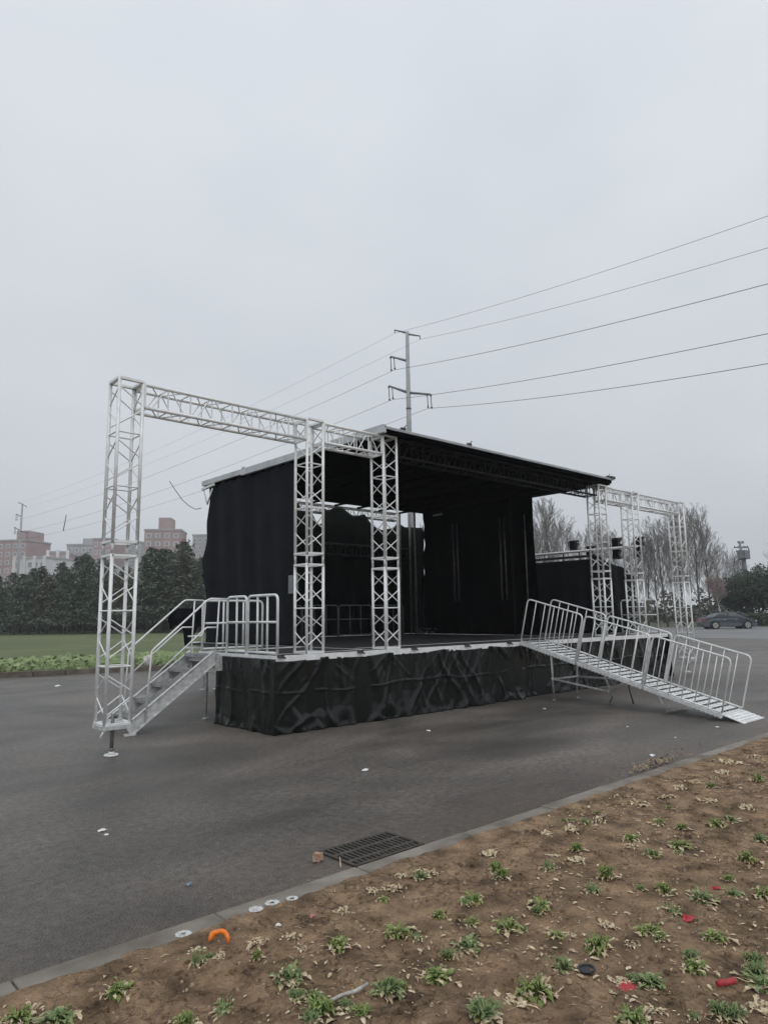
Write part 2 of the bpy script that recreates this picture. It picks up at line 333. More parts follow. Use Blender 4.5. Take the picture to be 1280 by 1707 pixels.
for j in range(ny):
    for i in range(nx):
        a = j*(nx+1)+i; g.f.append((a, a+1, a+nx+2, a+nx+1)); g.sm.append(True)
def coarse(x0, x1, y0, y1, st):
    o = len(g.v); a = max(1, int((x1-x0)/st)); c = max(1, int((y1-y0)/st))
    for j in range(c+1):
        for i in range(a+1): x = x0+(x1-x0)*i/a; y = y0+(y1-y0)*j/c; g.v.append((x, y, soil_z(x, y)))
    for j in range(c):
        for i in range(a): k = o+j*(a+1)+i; g.f.append((k, k+1, k+a+2, k+a+1)); g.sm.append(True)
coarse(16, 44, -.4, 3.47, .3); coarse(-22, .3, -.4, 3.47, .15); coarse(-22, 44, -14, -.4, .5)
tag(g.build('soil', M['soil']), kind='structure')

# ------------------------------------------------------------------ box trusses
TW = .345
def box_truss_mb(Lh, w, sec, rb=.0088, rings=True, gap0=0, gap1=0):
    """bracing along local z from 0 to Lh, chords on the corners of a w x w square (origin = corner 0,0)"""
    g = MB(); r = .022; a0, a1 = r, w-r
    C = [(a0, a0), (a1, a0), (a1, a1), (a0, a1)]
    k = max(1, round((Lh-gap0-gap1)/sec)); s_ = (Lh-gap0-gap1)/k
    def P(c, z): return Vector((c[0], c[1], z))
    for i in range(k+1):
        z = gap0+i*s_
        if rings or i in (0, k):
            for q in range(4): g.tube(P(C[q], z), P(C[(q+1) % 4], z), rb*1.15, 6, cap=False)
    for i in range(k):
        z = gap0+i*s_
        for q in range(4):
            A, B = C[q], C[(q+1) % 4]
            if q >= 2: A, B = B, A
            g.tube(P(A, z+s_*.86), P(B, z+s_*.56), rb, 6, cap=False)
            g.tube(P(B, z+s_*.46), P(A, z+s_*.14), rb, 6, cap=False)
    return g, C
def chord_mb(c, z0, z1, r=.022):
    g = MB(); g.tube((c[0], c[1], z0), (c[0], c[1], z1), r, 10); return g
def truss_section(parent, z0, z1, name='truss_section', m=None, plates=True):
    m = m or M['alu']
    g, C = box_truss_mb(z1-z0, TW, .70, gap0=.02, gap1=.02)
    if plates:
        for z in (.0, z1-z0-.03):
            for q in range(4):
                A, B = C[q], C[(q+1) % 4]
                g.beam((A[0], A[1], z+.015), (B[0], B[1], z+.015), .05, .03)
    g.v = [(x, y, z+z0) for x, y, z in g.v]
    o = g.build(name, m, parent)
    for c in C:
        chord_mb(c, z0, z1).build('chord', m, o)
    return o
def tower(x, y, zb, zsp, zt, label, jack=False):
    t = empty('truss_tower', (x, y, 0), 0, label, 'truss tower', 'lattice truss towers of the stage')
    truss_section(t, zsp+.07, zt); truss_section(t, zb, zsp-.07)
    for cx, cy in ((.024, .024), (TW-.024, .024), (TW-.024, TW-.024), (.024, TW-.024)):
        g = MB(); g.tube((cx, cy, zsp-.07), (cx, cy, zsp+.07), .019, 8); g.build('coupling', M['alu2'], t)
    for cx in (0, TW):
        for cy in (0, TW):
            for z in (zsp-.085, zsp+.085):
                g = MB(); g.tube((cx+(.022 if cx == 0 else -.022), cy+(-.012 if cy == 0 else .012), z), (cx+(.022 if cx == 0 else -.022), cy+(.05 if cy == 0 else -.05), z), .009, 6); g.build('pin', M['zinc'], t)
    if jack:
        g = MB(); g.box((0, 0, zb-.04), (TW, TW, zb-.002)); g.tube((TW*.15, TW/2, zb+.05), (TW*.85, TW/2, zb+.05), .012)
        g.build('foot_plate', M['alu2'], t)
        g = MB(); g.tube((TW/2, TW/2, .03), (TW/2, TW/2, zb+.12), .022, 10); g.tube((TW/2, TW/2, .06), (TW/2, TW/2, .09), .034, 10)
        g.build('jack_screw', M['zinc'], t)
        g = MB(); g.disc((TW/2, TW/2), .085, .002, .02, 24, .08); g.disc((TW/2, TW/2), .04, .02, .05, 16, .03); g.build('jack_base', M['alu'], t)
        g = MB(); g.tube((-.02, .03, zb-.12), (.03, .03, zb-.03), .012); g.build('locking_pin', M['alu'], t)
    return t
TY = 8.32
XS = [3.105, 5.975, 7.53, 14.24, 15.76, 18.26]
ZT = 4.61
tower(XS[0], TY, .36, 2.45, ZT, 'free standing silver truss tower at far left on a round jack foot beside the stairs', True)
tower(XS[1], TY, 1.062, 2.45, ZT, 'silver truss tower standing on the stage edge between the side stairs and the black roof')
tower(XS[2], TY, 1.062, 2.45, ZT, 'silver truss tower under the left front corner of the black canopy roof')
tower(XS[3], TY, 1.062, 2.45, ZT-.06, 'silver truss tower under the right front corner of the black canopy roof')
tower(XS[4], TY, 1.062, 2.45, ZT-.06, 'middle of the three right hand truss towers, standing on the right stage wing')
tower(XS[5], TY, .36, 2.45, ZT-.06, 'outermost right truss tower in front of the bare trees and the parked car', True)
def hbeam(x0, x1, y, ztop, label, m=None, name='truss_beam', sec=.66, w=.345, parent=None):
    Lh = x1-x0; m = m or M['alu']
    g, C = box_truss_mb(Lh, w, sec, rings=True); k = round(Lh/sec); s_ = Lh/k
    for i in range(k):     # uprights between the rings
        z = (i+.5)*s_
        g.tube((C[0][0], C[0][1], z), (C[3][0], C[3][1], z), .010, 6, cap=False); g.tube((C[1][0], C[1][1], z), (C[2][0], C[2][1], z), .010, 6, cap=False)
        g.tube((C[0][0], C[0][1], z), (C[1][0], C[1][1], z), .010, 6, cap=False); g.tube((C[3][0], C[3][1], z), (C[2][0], C[2][1], z), .010, 6, cap=False)
    for z in (0, Lh):
        for q in range(4): A, B = C[q], C[(q+1) % 4]; g.beam((A[0], A[1], z), (B[0], B[1], z), .05, .02)
    g.v = [(z, x, y2) for x, y2, z in g.v]
    t = parent or empty(name, (x0, y, ztop-w), 0, label, 'truss beam', 'lattice truss beams between the towers')
    br = g.build('bracing', m, t)
    for c in C:
        q = MB(); q.tube((0, c[0], c[1]), (Lh, c[0], c[1]), .024, 10); q.build('chord', m, t)
    return t
e = .004
hbeam(XS[0]+TW+e, XS[1]-e, TY, ZT-.02, 'long silver truss beam from the far left tower towards the stage')
hbeam(XS[1]+TW+e, XS[2]-e, TY, ZT-.02, 'short silver truss beam joining the black roof on the left')
hbeam(XS[3]+TW+e, XS[4]-e, TY, ZT-.08, 'short silver truss beam just right of the black roof')
hbeam(XS[4]+TW+e, XS[5]-e, TY, ZT-.08, 'long silver truss beam in front of the bare trees at right')

# ------------------------------------------------------------------ the stage
ZD = 1.05; YF = 8.22
st = empty('mobile_stage', (7.5, YF, 0), 0, 'mobile stage platform with black floor, silver edge and a black canopy roof', 'stage')
o0 = Vector((7.5, YF, 0))
def sb(g, name, m, parent=None):      # part of the stage, coordinates given in the world
    g.v = [tuple(Vector(v)-o0) for v in g.v]; return g.build(name, m, parent or st)
g = MB(); g.box((7.45, YF+.06, ZD-.06), (14.6, 15.1, ZD)); sb(g, 'floor', M['ply'])
g = MB(); g.box((5.44, YF+.06, ZD-.06), (7.446, 10.5, ZD-.003)); sb(g, 'side_platform', M['ply'])
g = MB(); g.box((14.604, YF+.06, ZD-.06), (16.86, 12.0, ZD-.003)); sb(g, 'side_platform', M['ply'])
g = MB(); g.box((5.40, YF, ZD-.07), (16.9, YF+.058, ZD+.012)); g.box((5.40, YF+.06, ZD-.07), (5.438, 10.5, ZD+.012)); g.box((16.862, YF+.06, ZD-.07), (16.9, 12, ZD+.012))
g.box((5.44, 10.502, ZD-.07), (7.446, 10.54, ZD+.012)); g.box((7.6, YF+.95, ZD+.002), (14.2, YF+.965, ZD+.007)); g.box((5.6, YF+.5, ZD+.002), (7.4, YF+.52, ZD+.007)); g.box((7.44, YF+.1, ZD+.002), (7.46, 15, ZD+.006))
sb(g, 'edge_profile', M['alu'])
# roof
g = MB(); g.box((7.5, 8.30, 4.62), (14.7, 14.50, 4.69)); g.box((7.5, 8.24, 4.60), (14.7, 8.298, 4.688)); rf = sb(g, 'canopy_roof', M['shaded'])
g = MB(); g.box((7.47, 8.20, 4.692), (14.74, 8.30, 4.712)); g.box((7.47, 8.205, 4.672), (14.74, 8.236, 4.69)); sb(g, 'roof_edge', M['roofedge'], rf)
g = MB(); g.box((7.43, 8.2, 4.60), (7.497, 12.75, 4.735)); g.box((7.44, 12.754, 4.63), (7.497, 14.52, 4.74)); g.beam((7.44, 12.6, 4.75), (7.44, 12.72, 4.75), .03, .04); sb(g, 'roof_edge', M['roofedge'], rf)
g = MB(); g.box((14.702, 8.3, 4.57), (14.73, 14.5, 4.69)); g.box((14.6, 8.18, 4.70), (14.78, 8.30, 4.76)); sb(g, 'roof_edge', M['darkmetal'], rf)
for x in (7.9, 9.6, 14.5):
    g = MB(); g.box((x-.05, 8.19, 4.714), (x+.05, 8.24, 4.75)); g.tube((x, 8.2, 4.74), (x+.06, 8.2, 4.80), .01); sb(g, 'clamp', M['darkmetal'], rf)
# dark front truss and the rear trusses
def stage_truss(x0, x1, y, zt, m, name, w=.3, sec=.55):
    t = MB(); h, C = box_truss_mb(x1-x0, w, sec); k = round((x1-x0)/sec)
    for i in range(k):
        z = (i+.5)*(x1-x0)/k; h.tube((C[0][0], C[0][1], z), (C[3][0], C[3][1], z), .01, 6); h.tube((C[1][0], C[1][1], z), (C[2][0], C[2][1], z), .01, 6)
    for c in C: h.tube((c[0], c[1], 0), (c[0], c[1], x1-x0), .022, 8)
    h.v = [(x0+z, y+x, zt-w+y2) for x, y2, z in h.v]; return sb(h, name, m)
stage_truss(7.95, 14.2, 8.34, 4.595, M['blackmetal'], 'front_truss', .34)
stage_truss(8.4, 14.4, 14.8, 3.58, M['darkmetal'], 'rear_truss', .34)
stage_truss(8.4, 14.4, 15.2, 4.70, M['zinc'], 'rear_truss', .26)
for i in range(8):
    x = 8.3+i*.8; g = MB(); g.beam((x, 8.8, 4.59), (x, 14.7, 4.59), .04, .05); sb(g, 'rafter', M['shaded'], rf)
for x, y in ((7.9, 14.2), (13.93, 14.7), (14.38, 14.75), (14.2, 14.35), (7.62, 11.2), (14.42, 11.0)):
    g = MB(); g.tube((x, y, ZD), (x, y, 4.6), .03, 10); sb(g, 'roof_post', M['blackmetal'] if y < 12 else M['zinc'])
for y in (13.0, 12.85, 11.35, 11.2, 10.55):
    g = MB(); g.tube((14.38, y, ZD+.9), (14.38, y, 4.1), .018, 8); sb(g, 'wall_tube', M['zinc'])
g = MB(); g.box((14.1, 13.15, 4.38), (14.14, 13.5, 4.42)); sb(g, 'roof_bracket', M['whitemetal'])
# levelling legs at the back left
for x, y in ((7.64, 14.55), (7.9, 14.45)):
    g = MB(); g.tube((x, y, .03), (x, y, .95), .03, 8); g.disc((x, y), .09, 0, .02, 14); sb(g, 'levelling_leg', M['alu2'])
g = MB()
for z in (.36, .95):
    g.beam((7.2, 14.3, z), (7.95, 14.3, z), .05, .03); g.beam((7.2, 14.65, z), (7.95, 14.65, z), .05, .03); g.beam((7.2, 14.3, z), (7.2, 14.65, z), .04, .03); g.beam((7.95, 14.3, z), (7.95, 14.65, z), .04, .03)
for x in (7.2, 7.57, 7.95): g.tube((x, 14.3, .36), (x, 14.3, .95), .02)
g.tube((7.2, 14.3, .38), (7.57, 14.3, .93), .012); g.tube((7.95, 14.3, .38), (7.57, 14.3, .93), .012)
sb(g, 'rear_frame', M['alu'])
# leg under the stair platform
for x, y in ((5.49, 10.38), (5.6, 8.6), (16.7, 8.6), (16.7, 11.7)):
    g = MB(); g.tube((x, y, .03), (x, y, ZD-.07), .022, 10); g.tube((x, y, .45), (x, y, .5), .03, 10); g.disc((x, y), .05, 0, .02, 14); sb(g, 'platform_leg', M['alu2'])
# trailer chassis seen through gaps
g = MB(); g.box((7.6, 9.4, .55), (14.4, 9.5, .9)); g.box((7.6, 13.4, .55), (14.4, 13.5, .9)); sb(g, 'chassis', M['darkmetal'])
for x in (10.2, 11.3):
    g = MB(); g.tube((x, 9.6, .42), (x, 9.9, .42), .42, 24); sb(g, 'wheel', M['tyre'])

# ------------------------------------------------------------------ cloth
def ridged(v): return 1-abs(noise.noise(v))*2
def sheet(name, m, fn_, nu, nv, parent=None, thick=.006):
    g = MB()
    for j in range(nv+1):
        for i in range(nu+1): g.v.append(tuple(fn_(i/nu, j/nv)))
    for j in range(nv):
        for i in range(nu): a = j*(nu+1)+i; g.f.append((a, a+1, a+nu+2, a+nu+1)); g.sm.append(True)
    o = g.build(name, m, parent)
    s_ = o.modifiers.new('thickness', 'SOLIDIFY'); s_.thickness = thick; s_.offset = 0
    return o
def skirt_fold(s, z, seed):
    t = 1-z/ZD
    w = noise.noise(Vector((s*.8+seed, z*.6, 3)))
    d = -.02+.0*t + .035*noise.noise(Vector((s*1.5, z*.5, seed)))*(.3+t)                     # slow bellies
    d += .040*noise.noise(Vector((s*3.6+w, z*.35, seed+3)))+.009*noise.noise(Vector((s*9.5+w, z*.5, seed+5)))                               # hanging folds
    a = ((s+seed)/1.25) % 1.0; dist = min(a, 1-a)*1.25                                   # pulls fanning down from each clip
    for sl in (.35, .8, 1.5):
        q = abs(dist-sl*(1-t*0)*(ZD-z)*(.8+.3*w)); d += .013*max(0, 1-q/.05)*max(0, 1-t*1.7)
    d += .034*max(0, ridged(Vector((s*2.3+z*.7+w*1.5, z*.6, seed+2)))-.7)*3
    d += .034*max(0, ridged(Vector((s*2.9-z*1.1-w*1.5, z*.9, seed+7)))-.75)*3
    d += .016*max(0, 1-abs(t-.47-.02*math.sin(s*2.1+seed)-.01*math.sin(s*7))/.016)                       # crease of the folded sheet
    d += .035*ridged(Vector((s*3.4, z*5.3, seed+4)))*max(0, t-.72)*2
    d += .0035*noise.noise(Vector((s*9, z*6, seed+9)))
    e = min(1, abs(s-5.36)/.25) if seed == 0 else 1
    return d*e
def skirt_fold_old(s, z, seed):
    """outward bulge of a tarpaulin hung from clips at the top and crumpled at the foot"""
    t = 1-z/ZD
    v = Vector((s*.9+seed, z*1.1, seed))
    w = noise.noise(Vector((s*1.3+seed, z*.5, 3)))*.6
    d = .05*t + .05*noise.noise(Vector((s*1.7+z*1.6, z*.9, seed)))*(.3+t)
    r1 = max(0, ridged(Vector((s*1.05+z*1.5+w, z*.35, seed+2)))-.55)*.11
    r2 = max(0, ridged(Vector((s*1.25-z*1.7+w, z*.4, seed+7)))-.6)*.10
    hang = abs(math.sin(math.pi*(s+seed)/1.25))
    d += (r1+r2)*(1.1-.3*t) - .02*hang*(1-t)
    d += .012*max(0, 1-abs(t-.47-.02*math.sin(s*2.1+seed))/.018)                    # the crease of the folded sheet
    d += .03*ridged(Vector((s*3.1, z*4.3, seed+4)))*max(0, t-.6)*1.5
    d += .012*noise.noise(Vector((s*6, z*7, seed+9)))
    return d
def skirt(name, x0, x1, label, seed, y=YF-.01):
    def fn_(u, v):
        s = x0+(x1-x0)*u; z = (ZD-.035)*(1-v)+.004; sag = .035*abs(math.sin(math.pi*(s+seed)/1.25))*(1-v)
        return (s, y-max(-.02, skirt_fold(s, z, seed)), max(.003, z-sag))
    o = sheet(name, M['tarp'], fn_, int((x1-x0)*42), 64)
    return tag(o, label, 'stage skirt', 'black skirts round the stage foot')
skirt('stage_skirt', 5.36, 10.95, 'long glossy black tarpaulin skirt along the stage front left of the ramp', 0)
skirt('stage_skirt', 11.0, 16.95, 'black tarpaulin skirt hanging behind the ramp to the right end of the stage', 17.3, YF+.09)
def side_fn(u, v):
    s = YF-.02+(9.86-YF)*u; z = (ZD-.035)*(1-v)+.004
    return (5.375-max(-.02, skirt_fold(s*1.2, z, 41))*min(1, u*8)*.7, s+.015, z)
tag(sheet('stage_skirt', M['tarp'], side_fn, 80, 64), 'black tarpaulin skirt on the short left end of the stage beside the stairs', 'stage skirt', 'black skirts round the stage foot')
def rside_fn(u, v):
    s = YF+(12-YF)*u; z = (ZD-.035)*(1-v)+.004
    return (16.93+max(-.02, skirt_fold(s, z, 53))+.12*v, s, z)
tag(sheet('stage_skirt', M['tarp'], rside_fn, 80, 40), 'black tarpaulin skirt on the short right end of the stage', 'stage skirt', 'black skirts round the stage foot')
# clips that hold the skirt
for i, x in enumerate((5.46, 6.9, 8.05, 9.35, 10.55)):
    g = MB(); g.box((-.05, -.03, -.02), (.05, .012, .012)); g.tube((-.05, -.03, -.01), (.06, -.045, -.035), .012); g.tube((0, -.03, 0), (.03, -.05, .02), .01)
    o = g.build('skirt_clip', M['darkmetal']); o.location = (x, YF-.005, ZD+.016)
    tag(o, ['black knotted clip at the left corner of the stage edge', 'black clip on the stage edge between the two left towers', 'black clip on the stage edge just right of the canopy tower', 'black clip midway along the silver stage edge', 'black clip on the stage edge just before the ramp'][i], 'clip', 'clips on the stage edge')
def fold(u, k, seed): return .05*math.sin(u*k+2.2*noise.noise(Vector((u*k*.17, seed, 0))))
# left wing curtain, in the plane of the roof's left edge
def lc(u, v):
    y = 10.85+(14.30-10.85)*u; z = 4.58-(4.58-1.06)*v
    e = (u**8)
    rag = e*(.10*noise.noise(Vector((0, v*6, 2)))+.22*math.exp(-((v-.5)/.10)**2) + .08*(v > .55))
    if u < .02: y += .06*noise.noise(Vector((3, v*5, 1)))
    dz = -.02*math.sin(u*60)*(1-v)
    return (7.52+.035*math.sin(u*30+v*2.5)*(.3+v)+.05*noise.noise(Vector((y*1.5, z*.6, 5))), y+rag, z+dz)
tag(sheet('curtain', M['cloth'], lc, 220, 60), 'tall black curtain closing the left side of the stage under the pale roof edge', 'curtain', 'black stage curtains')
def rc(u, v):
    y = 10.36+(14.30-10.36)*u; z = 4.6-(4.6-1.06)*v
    bag = u**10*(.10*noise.noise(Vector((1, v*9, 3)))+.05*math.exp(-((v-.16)/.12)**2)+.35*max(0, v-.85))
    return (14.5+.04*math.sin(u*42+v*2)*(.3+v)+.05*noise.noise(Vector((y*1.3, z*.6, 8))), y-bag, z)
tag(sheet('curtain', M['shaded'], rc, 220, 60), 'wide black curtain inside the right side of the stage behind the ramp rails', 'curtain', 'black stage curtains')
def cc(u, v):
    x = 14.40+.75*u; y = 14.30+.64*u; top = 4.34-.22*math.sin(u*9)**2-.3*math.exp(-((u-.5)/.1)**2)
    return (x+.05*math.sin(u*15)*v, y+.04*math.sin(v*9+u*5), top-(top-1.06)*v)
tag(sheet('curtain', M['shaded'], cc, 40, 30), 'narrow black curtain in the rear right corner between the rear and right curtains', 'curtain', 'black stage curtains')
def bc(u, v):
    x = 8.3+(15.25-8.3)*u
    q = x if x > 11.4 else 11.4+abs(((x-11.4) % 2.4)-1.2)*2; q = min(max(q, 11.4), 15.3)
    top = float(np.interp(q, [11.4, 11.6, 11.85, 12.1, 12.25, 12.45, 12.7, 12.87, 13.05, 13.25, 13.55, 14.0, 14.3, 14.5, 15.3], [4.58, 4.52, 4.64, 4.63, 4.55, 4.42, 4.47, 4.52, 4.36, 4.2, 4.1, 4.2, 4.36, 4.26, 4.3]))
    z = top-(top-1.06)*v
    return (x, 15.1+.05*math.sin(x*9+math.sin(x*2)*2)*(.4+v), z)
tag(sheet('curtain', M['cloth2'], bc, 260, 40), 'rear black curtain with a scalloped top letting the sky show through', 'curtain', 'black stage curtains')
# drape booth on the right wing
def b1(u, v):
    y = 9.72+(11.6-9.72)*u; z = 2.98-(2.98-1.06)*v
    return (16.02+.03*math.sin(u*24)*v, y, z)
tag(sheet('curtain', M['cloth'], b1, 80, 24), 'low black curtain under the silver pipe on the right wing of the stage', 'curtain', 'black stage curtains')
def b2(u, v):
    x = 16.02+(18.15-16.02)*u; top = 3.08-.45*u**1.3+.03*math.sin(u*11); x += .12*v*(u-.3)
    return (x, 9.7+.06*math.sin(u*22+1.5*noise.noise(Vector((u*5, v*2, 0))))*(.4+v)+.04*noise.noise(Vector((x*3, v*4, 2))), top-(top-.75)*v)
tag(sheet('curtain', M['cloth2'], b2, 90, 40), 'dark green black drape sloping down behind the right truss towers', 'curtain', 'black stage curtains')
g = MB(); g.box((15.99, 9.68, 3.03), (16.05, 11.6, 3.09)); g.box((15.99, 9.68, 1.06), (16.03, 9.74, 3.029))
for y in (10.0, 10.5, 11.1): g.box((15.985, y, 2.96), (16.0, y+.03, 3.2))
o = g.build('support_bar', M['darkmetal']); tag(o, 'dark bar along the top of the low black curtain under the pipe', 'support bar')
# crumpled transparent wrap at the rear right corner
g = MB()
for i in range(60):
    z = 1.07+rnd.random()**2*.16; x = 13.85+rnd.random()*.75; y = 14.2-rnd.random()*.5; a = rnd.random()*6.3
    u = Vector((math.cos(a), math.sin(a), rnd.uniform(-.3, .3)))*rnd.uniform(.04, .12); w = Vector((-math.sin(a), math.cos(a), rnd.uniform(-.6, .6)))*rnd.uniform(.02, .05)
    p = Vector((x, y, z)); g.add([p, p+u, p+u+w, p+w*1.2], [(0, 1, 2, 3)])
o = g.build('plastic_wrap', M['polyw']); o.modifiers.new('t', 'SOLIDIFY').thickness = .003
tag(o, 'crumpled pale plastic wrap on the stage floor at the foot of the right curtain', 'plastic wrap')
# grey control box by the left curtain
g = MB(); g.box((-.05, -.09, -.17), (.05, .09, .17)); g.box((-.06, -.07, -.1), (-.051, .07, .12)); o = g.build('control_box', M['graypaint']); o.location = (7.44, 10.78, 2.2)
tag(o, 'small grey box hanging at the front edge of the left curtain', 'control box')
# black drape hung on a rail behind the stairs
def dr(u, v):
    x = 6.85+(7.85-6.85)*u; l_ = .42+.45*math.exp(-((u-.45)/.12)**2)+.08*noise.noise(Vector((u*9, 0, 0)))
    return (x+.02*math.sin(v*8), 14.75+.05*math.sin(u*18)*(.3+v), 1.82-l_*v)
tag(sheet('cloth_drape', M['cloth'], dr, 60, 20), 'ragged black cloth draped over a rail behind the stairs', 'cloth')
br_ = empty('roof_corner_bracket', (7.43, 14.2, 4.38), 0, 'white V shaped bracket at the rear left corner of the roof', 'bracket')
g = MB(); g.tube((0, -.22, .12), (0, 0, -.22), .016); g.tube((0, .22, .16), (0, 0, -.22), .016); g.beam((0, -.28, .2), (0, .26, .16), .05, .05); g.build('frame', M['whitemetal'], br_)

# pipe with flood lights on the right wing
g = MB(); g.tube((16.0, 8.4, 3.2), (16.0, 11.9, 3.2), .035, 12)
pp = g.build('lighting_pipe', M['alu']); tag(pp, 'horizontal silver pipe carrying black stage lights on the right wing', 'pipe')
def floodlight(x, y, z, h, label):
    t = empty('stage_light', (x, y, z), 0, label, 'stage light', 'black stage lights on the pipe')
    g = MB(); g.box((-.06, -.09, -h/2), (.04, .09, h/2)); g.box((.041, -.07, -h/2+.05), (.08, .07, h/2-.05))
    for s_ in (-1, 1):
        g.add([(-.06, -.09, s_*h*.35), (.04, -.09, s_*h*.35), (.05, -.16, s_*h*.5), (-.07, -.16, s_*h*.5), (-.06, -.09, s_*h*.31), (.04, -.09, s_*h*.31), (.05, -.16, s_*h*.46), (-.07, -.16, s_*h*.46)],
              [(0, 1, 2, 3), (7, 6, 5, 4), (0, 3, 7, 4), (1, 5, 6, 2), (2, 6, 7, 3)])
        g.box((-.05, -.13, s_*h*.12-.03), (.03, -.0905, s_*h*.12+.03))
    g.build('housing', M['darkmetal'], t)
    g = MB(); g.box((-.068, -.07, -h/2+.04), (-.061, .07, h/2-.04)); g.build('lens', M['carglass'], t)
    g = MB(); g.beam((0, -.16, 0), (0, -.16, .1), .03, .015, (0, 1, 0)); g.beam((0, .16, 0), (0, .16, .1), .03, .015, (0, 1, 0)); g.beam((0, -.16, .1), (0, .16, .1), .03, .015); g.build('yoke', M['darkmetal'], t)
floodlight(16.1, 10.25, 3.38, .26, 'small black stage light standing on the pipe nearest the right curtain')
floodlight(16.1, 9.75, 3.2, .24, 'low black stage light beside the right canopy tower')
floodlight(16.12, 9.02, 3.2, .54, 'tall black stage light on the pipe between the two right towers')
floodlight(16.2, 8.48, 3.2, .50, 'tall black stage light on the end of the pipe inside the middle right tower')

# ------------------------------------------------------------------ railings
def rounded(a, b, c, d, rad=.1, k=5):
    """open frame a (foot) - b (top) - c (top) - d (foot) with rounded top corners"""
    a, b, c, d = map(Vector, (a, b, c, d)); pts = [a]
    for p, q, r in ((a, b, c), (b, c, d)):
        u = (p-q).normalized()*rad; w = (r-q).normalized()*rad
        for i in range(k+1):
            t = i/k; pts.append(q+u*(1-t)**2+w*t**2)
    pts.append(d); return pts
def deck_rail(p0, p1, h, label, group, verts=2, r=.017, mid=True, m=None):
    m = m or M['whitemetal']
    p0 = Vector(p0); p1 = Vector(p1); d = p1-p0; Z = Vector((0, 0, h)); z0 = Vector((0, 0, .02))
    t = empty('guard_rail', p0, 0, label, 'guard rail', group)
    o = Vector((0, 0, 0))
    g = MB(); g.path(rounded(o, Z, d+Z, d, .09), r*1.15, 8); g.tube(z0+Vector((0, 0, .02)), d+z0+Vector((0, 0, .02)), r, 8); g.build('frame', m, t)
    if mid:
        g = MB(); g.tube(Z*.55, d+Z*.55, r, 8); g.build('mid_rail', m, t)
    for i in range(verts):
        q = d*((i+1)/(verts+1)); g = MB(); g.tube(q+z0, q+Z*.985, r*.95, 8); g.build('baluster', m, t)
    return t
G1 = 'white guard rails on the left stage wing'
deck_rail((5.44, 8.26, ZD+.01), (5.44, 9.05, ZD+.01), .85, 'white guard rail at the left front corner of the stage', G1)
deck_rail((5.44, 9.09, ZD+.01), (5.44, 9.66, ZD+.01), .85, 'narrow white guard rail next to the top of the stairs', G1, 1)
deck_rail((5.46, 10.5, ZD+.01), (6.6, 10.5, ZD+.01), .82, 'white guard rail along the back of the left wing behind the stairs', G1)
G2 = 'grey guard rails along the back of the stage'
zm = mat('rail_grey', (.2, .21, .21), .5, .2, (.3, .31, .31), 8)
for i, (a, b_) in enumerate(((9.2, 10.34), (10.38, 11.52), (11.56, 12.7), (12.78, 13.92))):
    deck_rail((a, 14.62, ZD+.01), (b_, 14.62, ZD+.01), .82, ['grey guard rail at the back mostly hidden by the left curtain', 'grey guard rail at the back behind the second left tower', 'grey guard rail at the back seen between the two left towers', 'grey guard rail at the back right of the canopy tower'][i], G2, r=.014, m=zm)
deck_rail((16.84, 8.42, ZD+.01), (16.84, 9.4, ZD+.01), .84, 'white guard rail at the far right end of the stage', 'white guard rails on the right stage wing')

# ------------------------------------------------------------------ stairs on the left
sx0, sx1, sy0, sy1 = 3.93, 5.28, 9.70, 10.45
stt = empty('stairs', (sx0, sy0, 0), 0, 'silver metal stairs with handrails going up to the left side of the stage', 'stairs')
so = Vector((sx0, sy0, 0))
def stp(g, name, m, parent=None):
    g.v = [tuple(Vector(v)-so) for v in g.v]; return g.build(name, m, parent or stt)
for y in (sy0, sy1):
    a = Vector((sx0+.03, y, .07)); b_ = Vector((sx1, y, 1.02)); g = MB()
    sl = (b_-a).normalized(); nr = Vector((-sl.z, 0, sl.x))
    g.beam(a, b_, .012, .17, nr)
    for s_ in (-1, 1): g.beam(a+nr*.085*s_, b_+nr*.085*s_, .05, .012, nr)
    g.box((sx1-.02, y-.02, .80), (5.44, y+.02, 1.03))
    g.box((sx0-.02, y-.03, .003), (sx0+.14, y+.03, .03)); stp(g, 'stringer', M['alu2'])
for i in range(5):
    z = .21*(i+1); x = 4.10+.262*i; g = MB()
    g.box((x-.02, sy0+.02, z-.035), (x+.21, sy1-.02, z-.005))
    for k in range(6): g.box((x-.015+k*.036, sy0+.025, z-.004), (x-.015+k*.036+.014, sy1-.025, z))
    g.box((x-.024, sy0+.02, z-.05), (x-.0205, sy1-.02, z)); stp(g, 'tread', M['treadmetal'])
g = MB(); g.box((5.2, sy0+.02, ZD-.12), (5.395, sy1-.02, ZD-.02)); stp(g, 'landing', M['alu2'])
for y in (sy0-.03, sy1+.03):
    g = MB(); A = (4.25, y, 1.14); B = (5.14, y, 1.885)
    g.path([(4.19, y, .18), A, (4.29, y, 1.18), (5.10, y, 1.865), B, (5.18, y, 1.89), (5.45, y, 1.885)], .0145, 8)
    if y > 10: g.path([(5.45, y, 1.885), (5.49, y, 1.85), (5.47, y, 1.36), (5.42, y, 1.31), (5.2, y, 1.31)], .0125, 8)
    hr = stp(g, 'handrail', M['alu'])
    g = MB(); g.path([(4.22, y, .72), (5.05, y, 1.42), (5.10, y, 1.455), (5.28, y, 1.455)], .012, 8); stp(g, 'mid_rail', M['alu'])
    g = MB(); g.tube((5.26, y, .98), (5.30, y, 1.885), .0125, 8); g.tube((5.27, y, 1.21), (5.42, y, 1.21), .011, 8); stp(g, 'post', M['alu'])
g = MB(); g.box((4.02, 10.40, .02), (4.06, 10.44, .2)); stp(g, 'end_cap', M['darkmetal'])

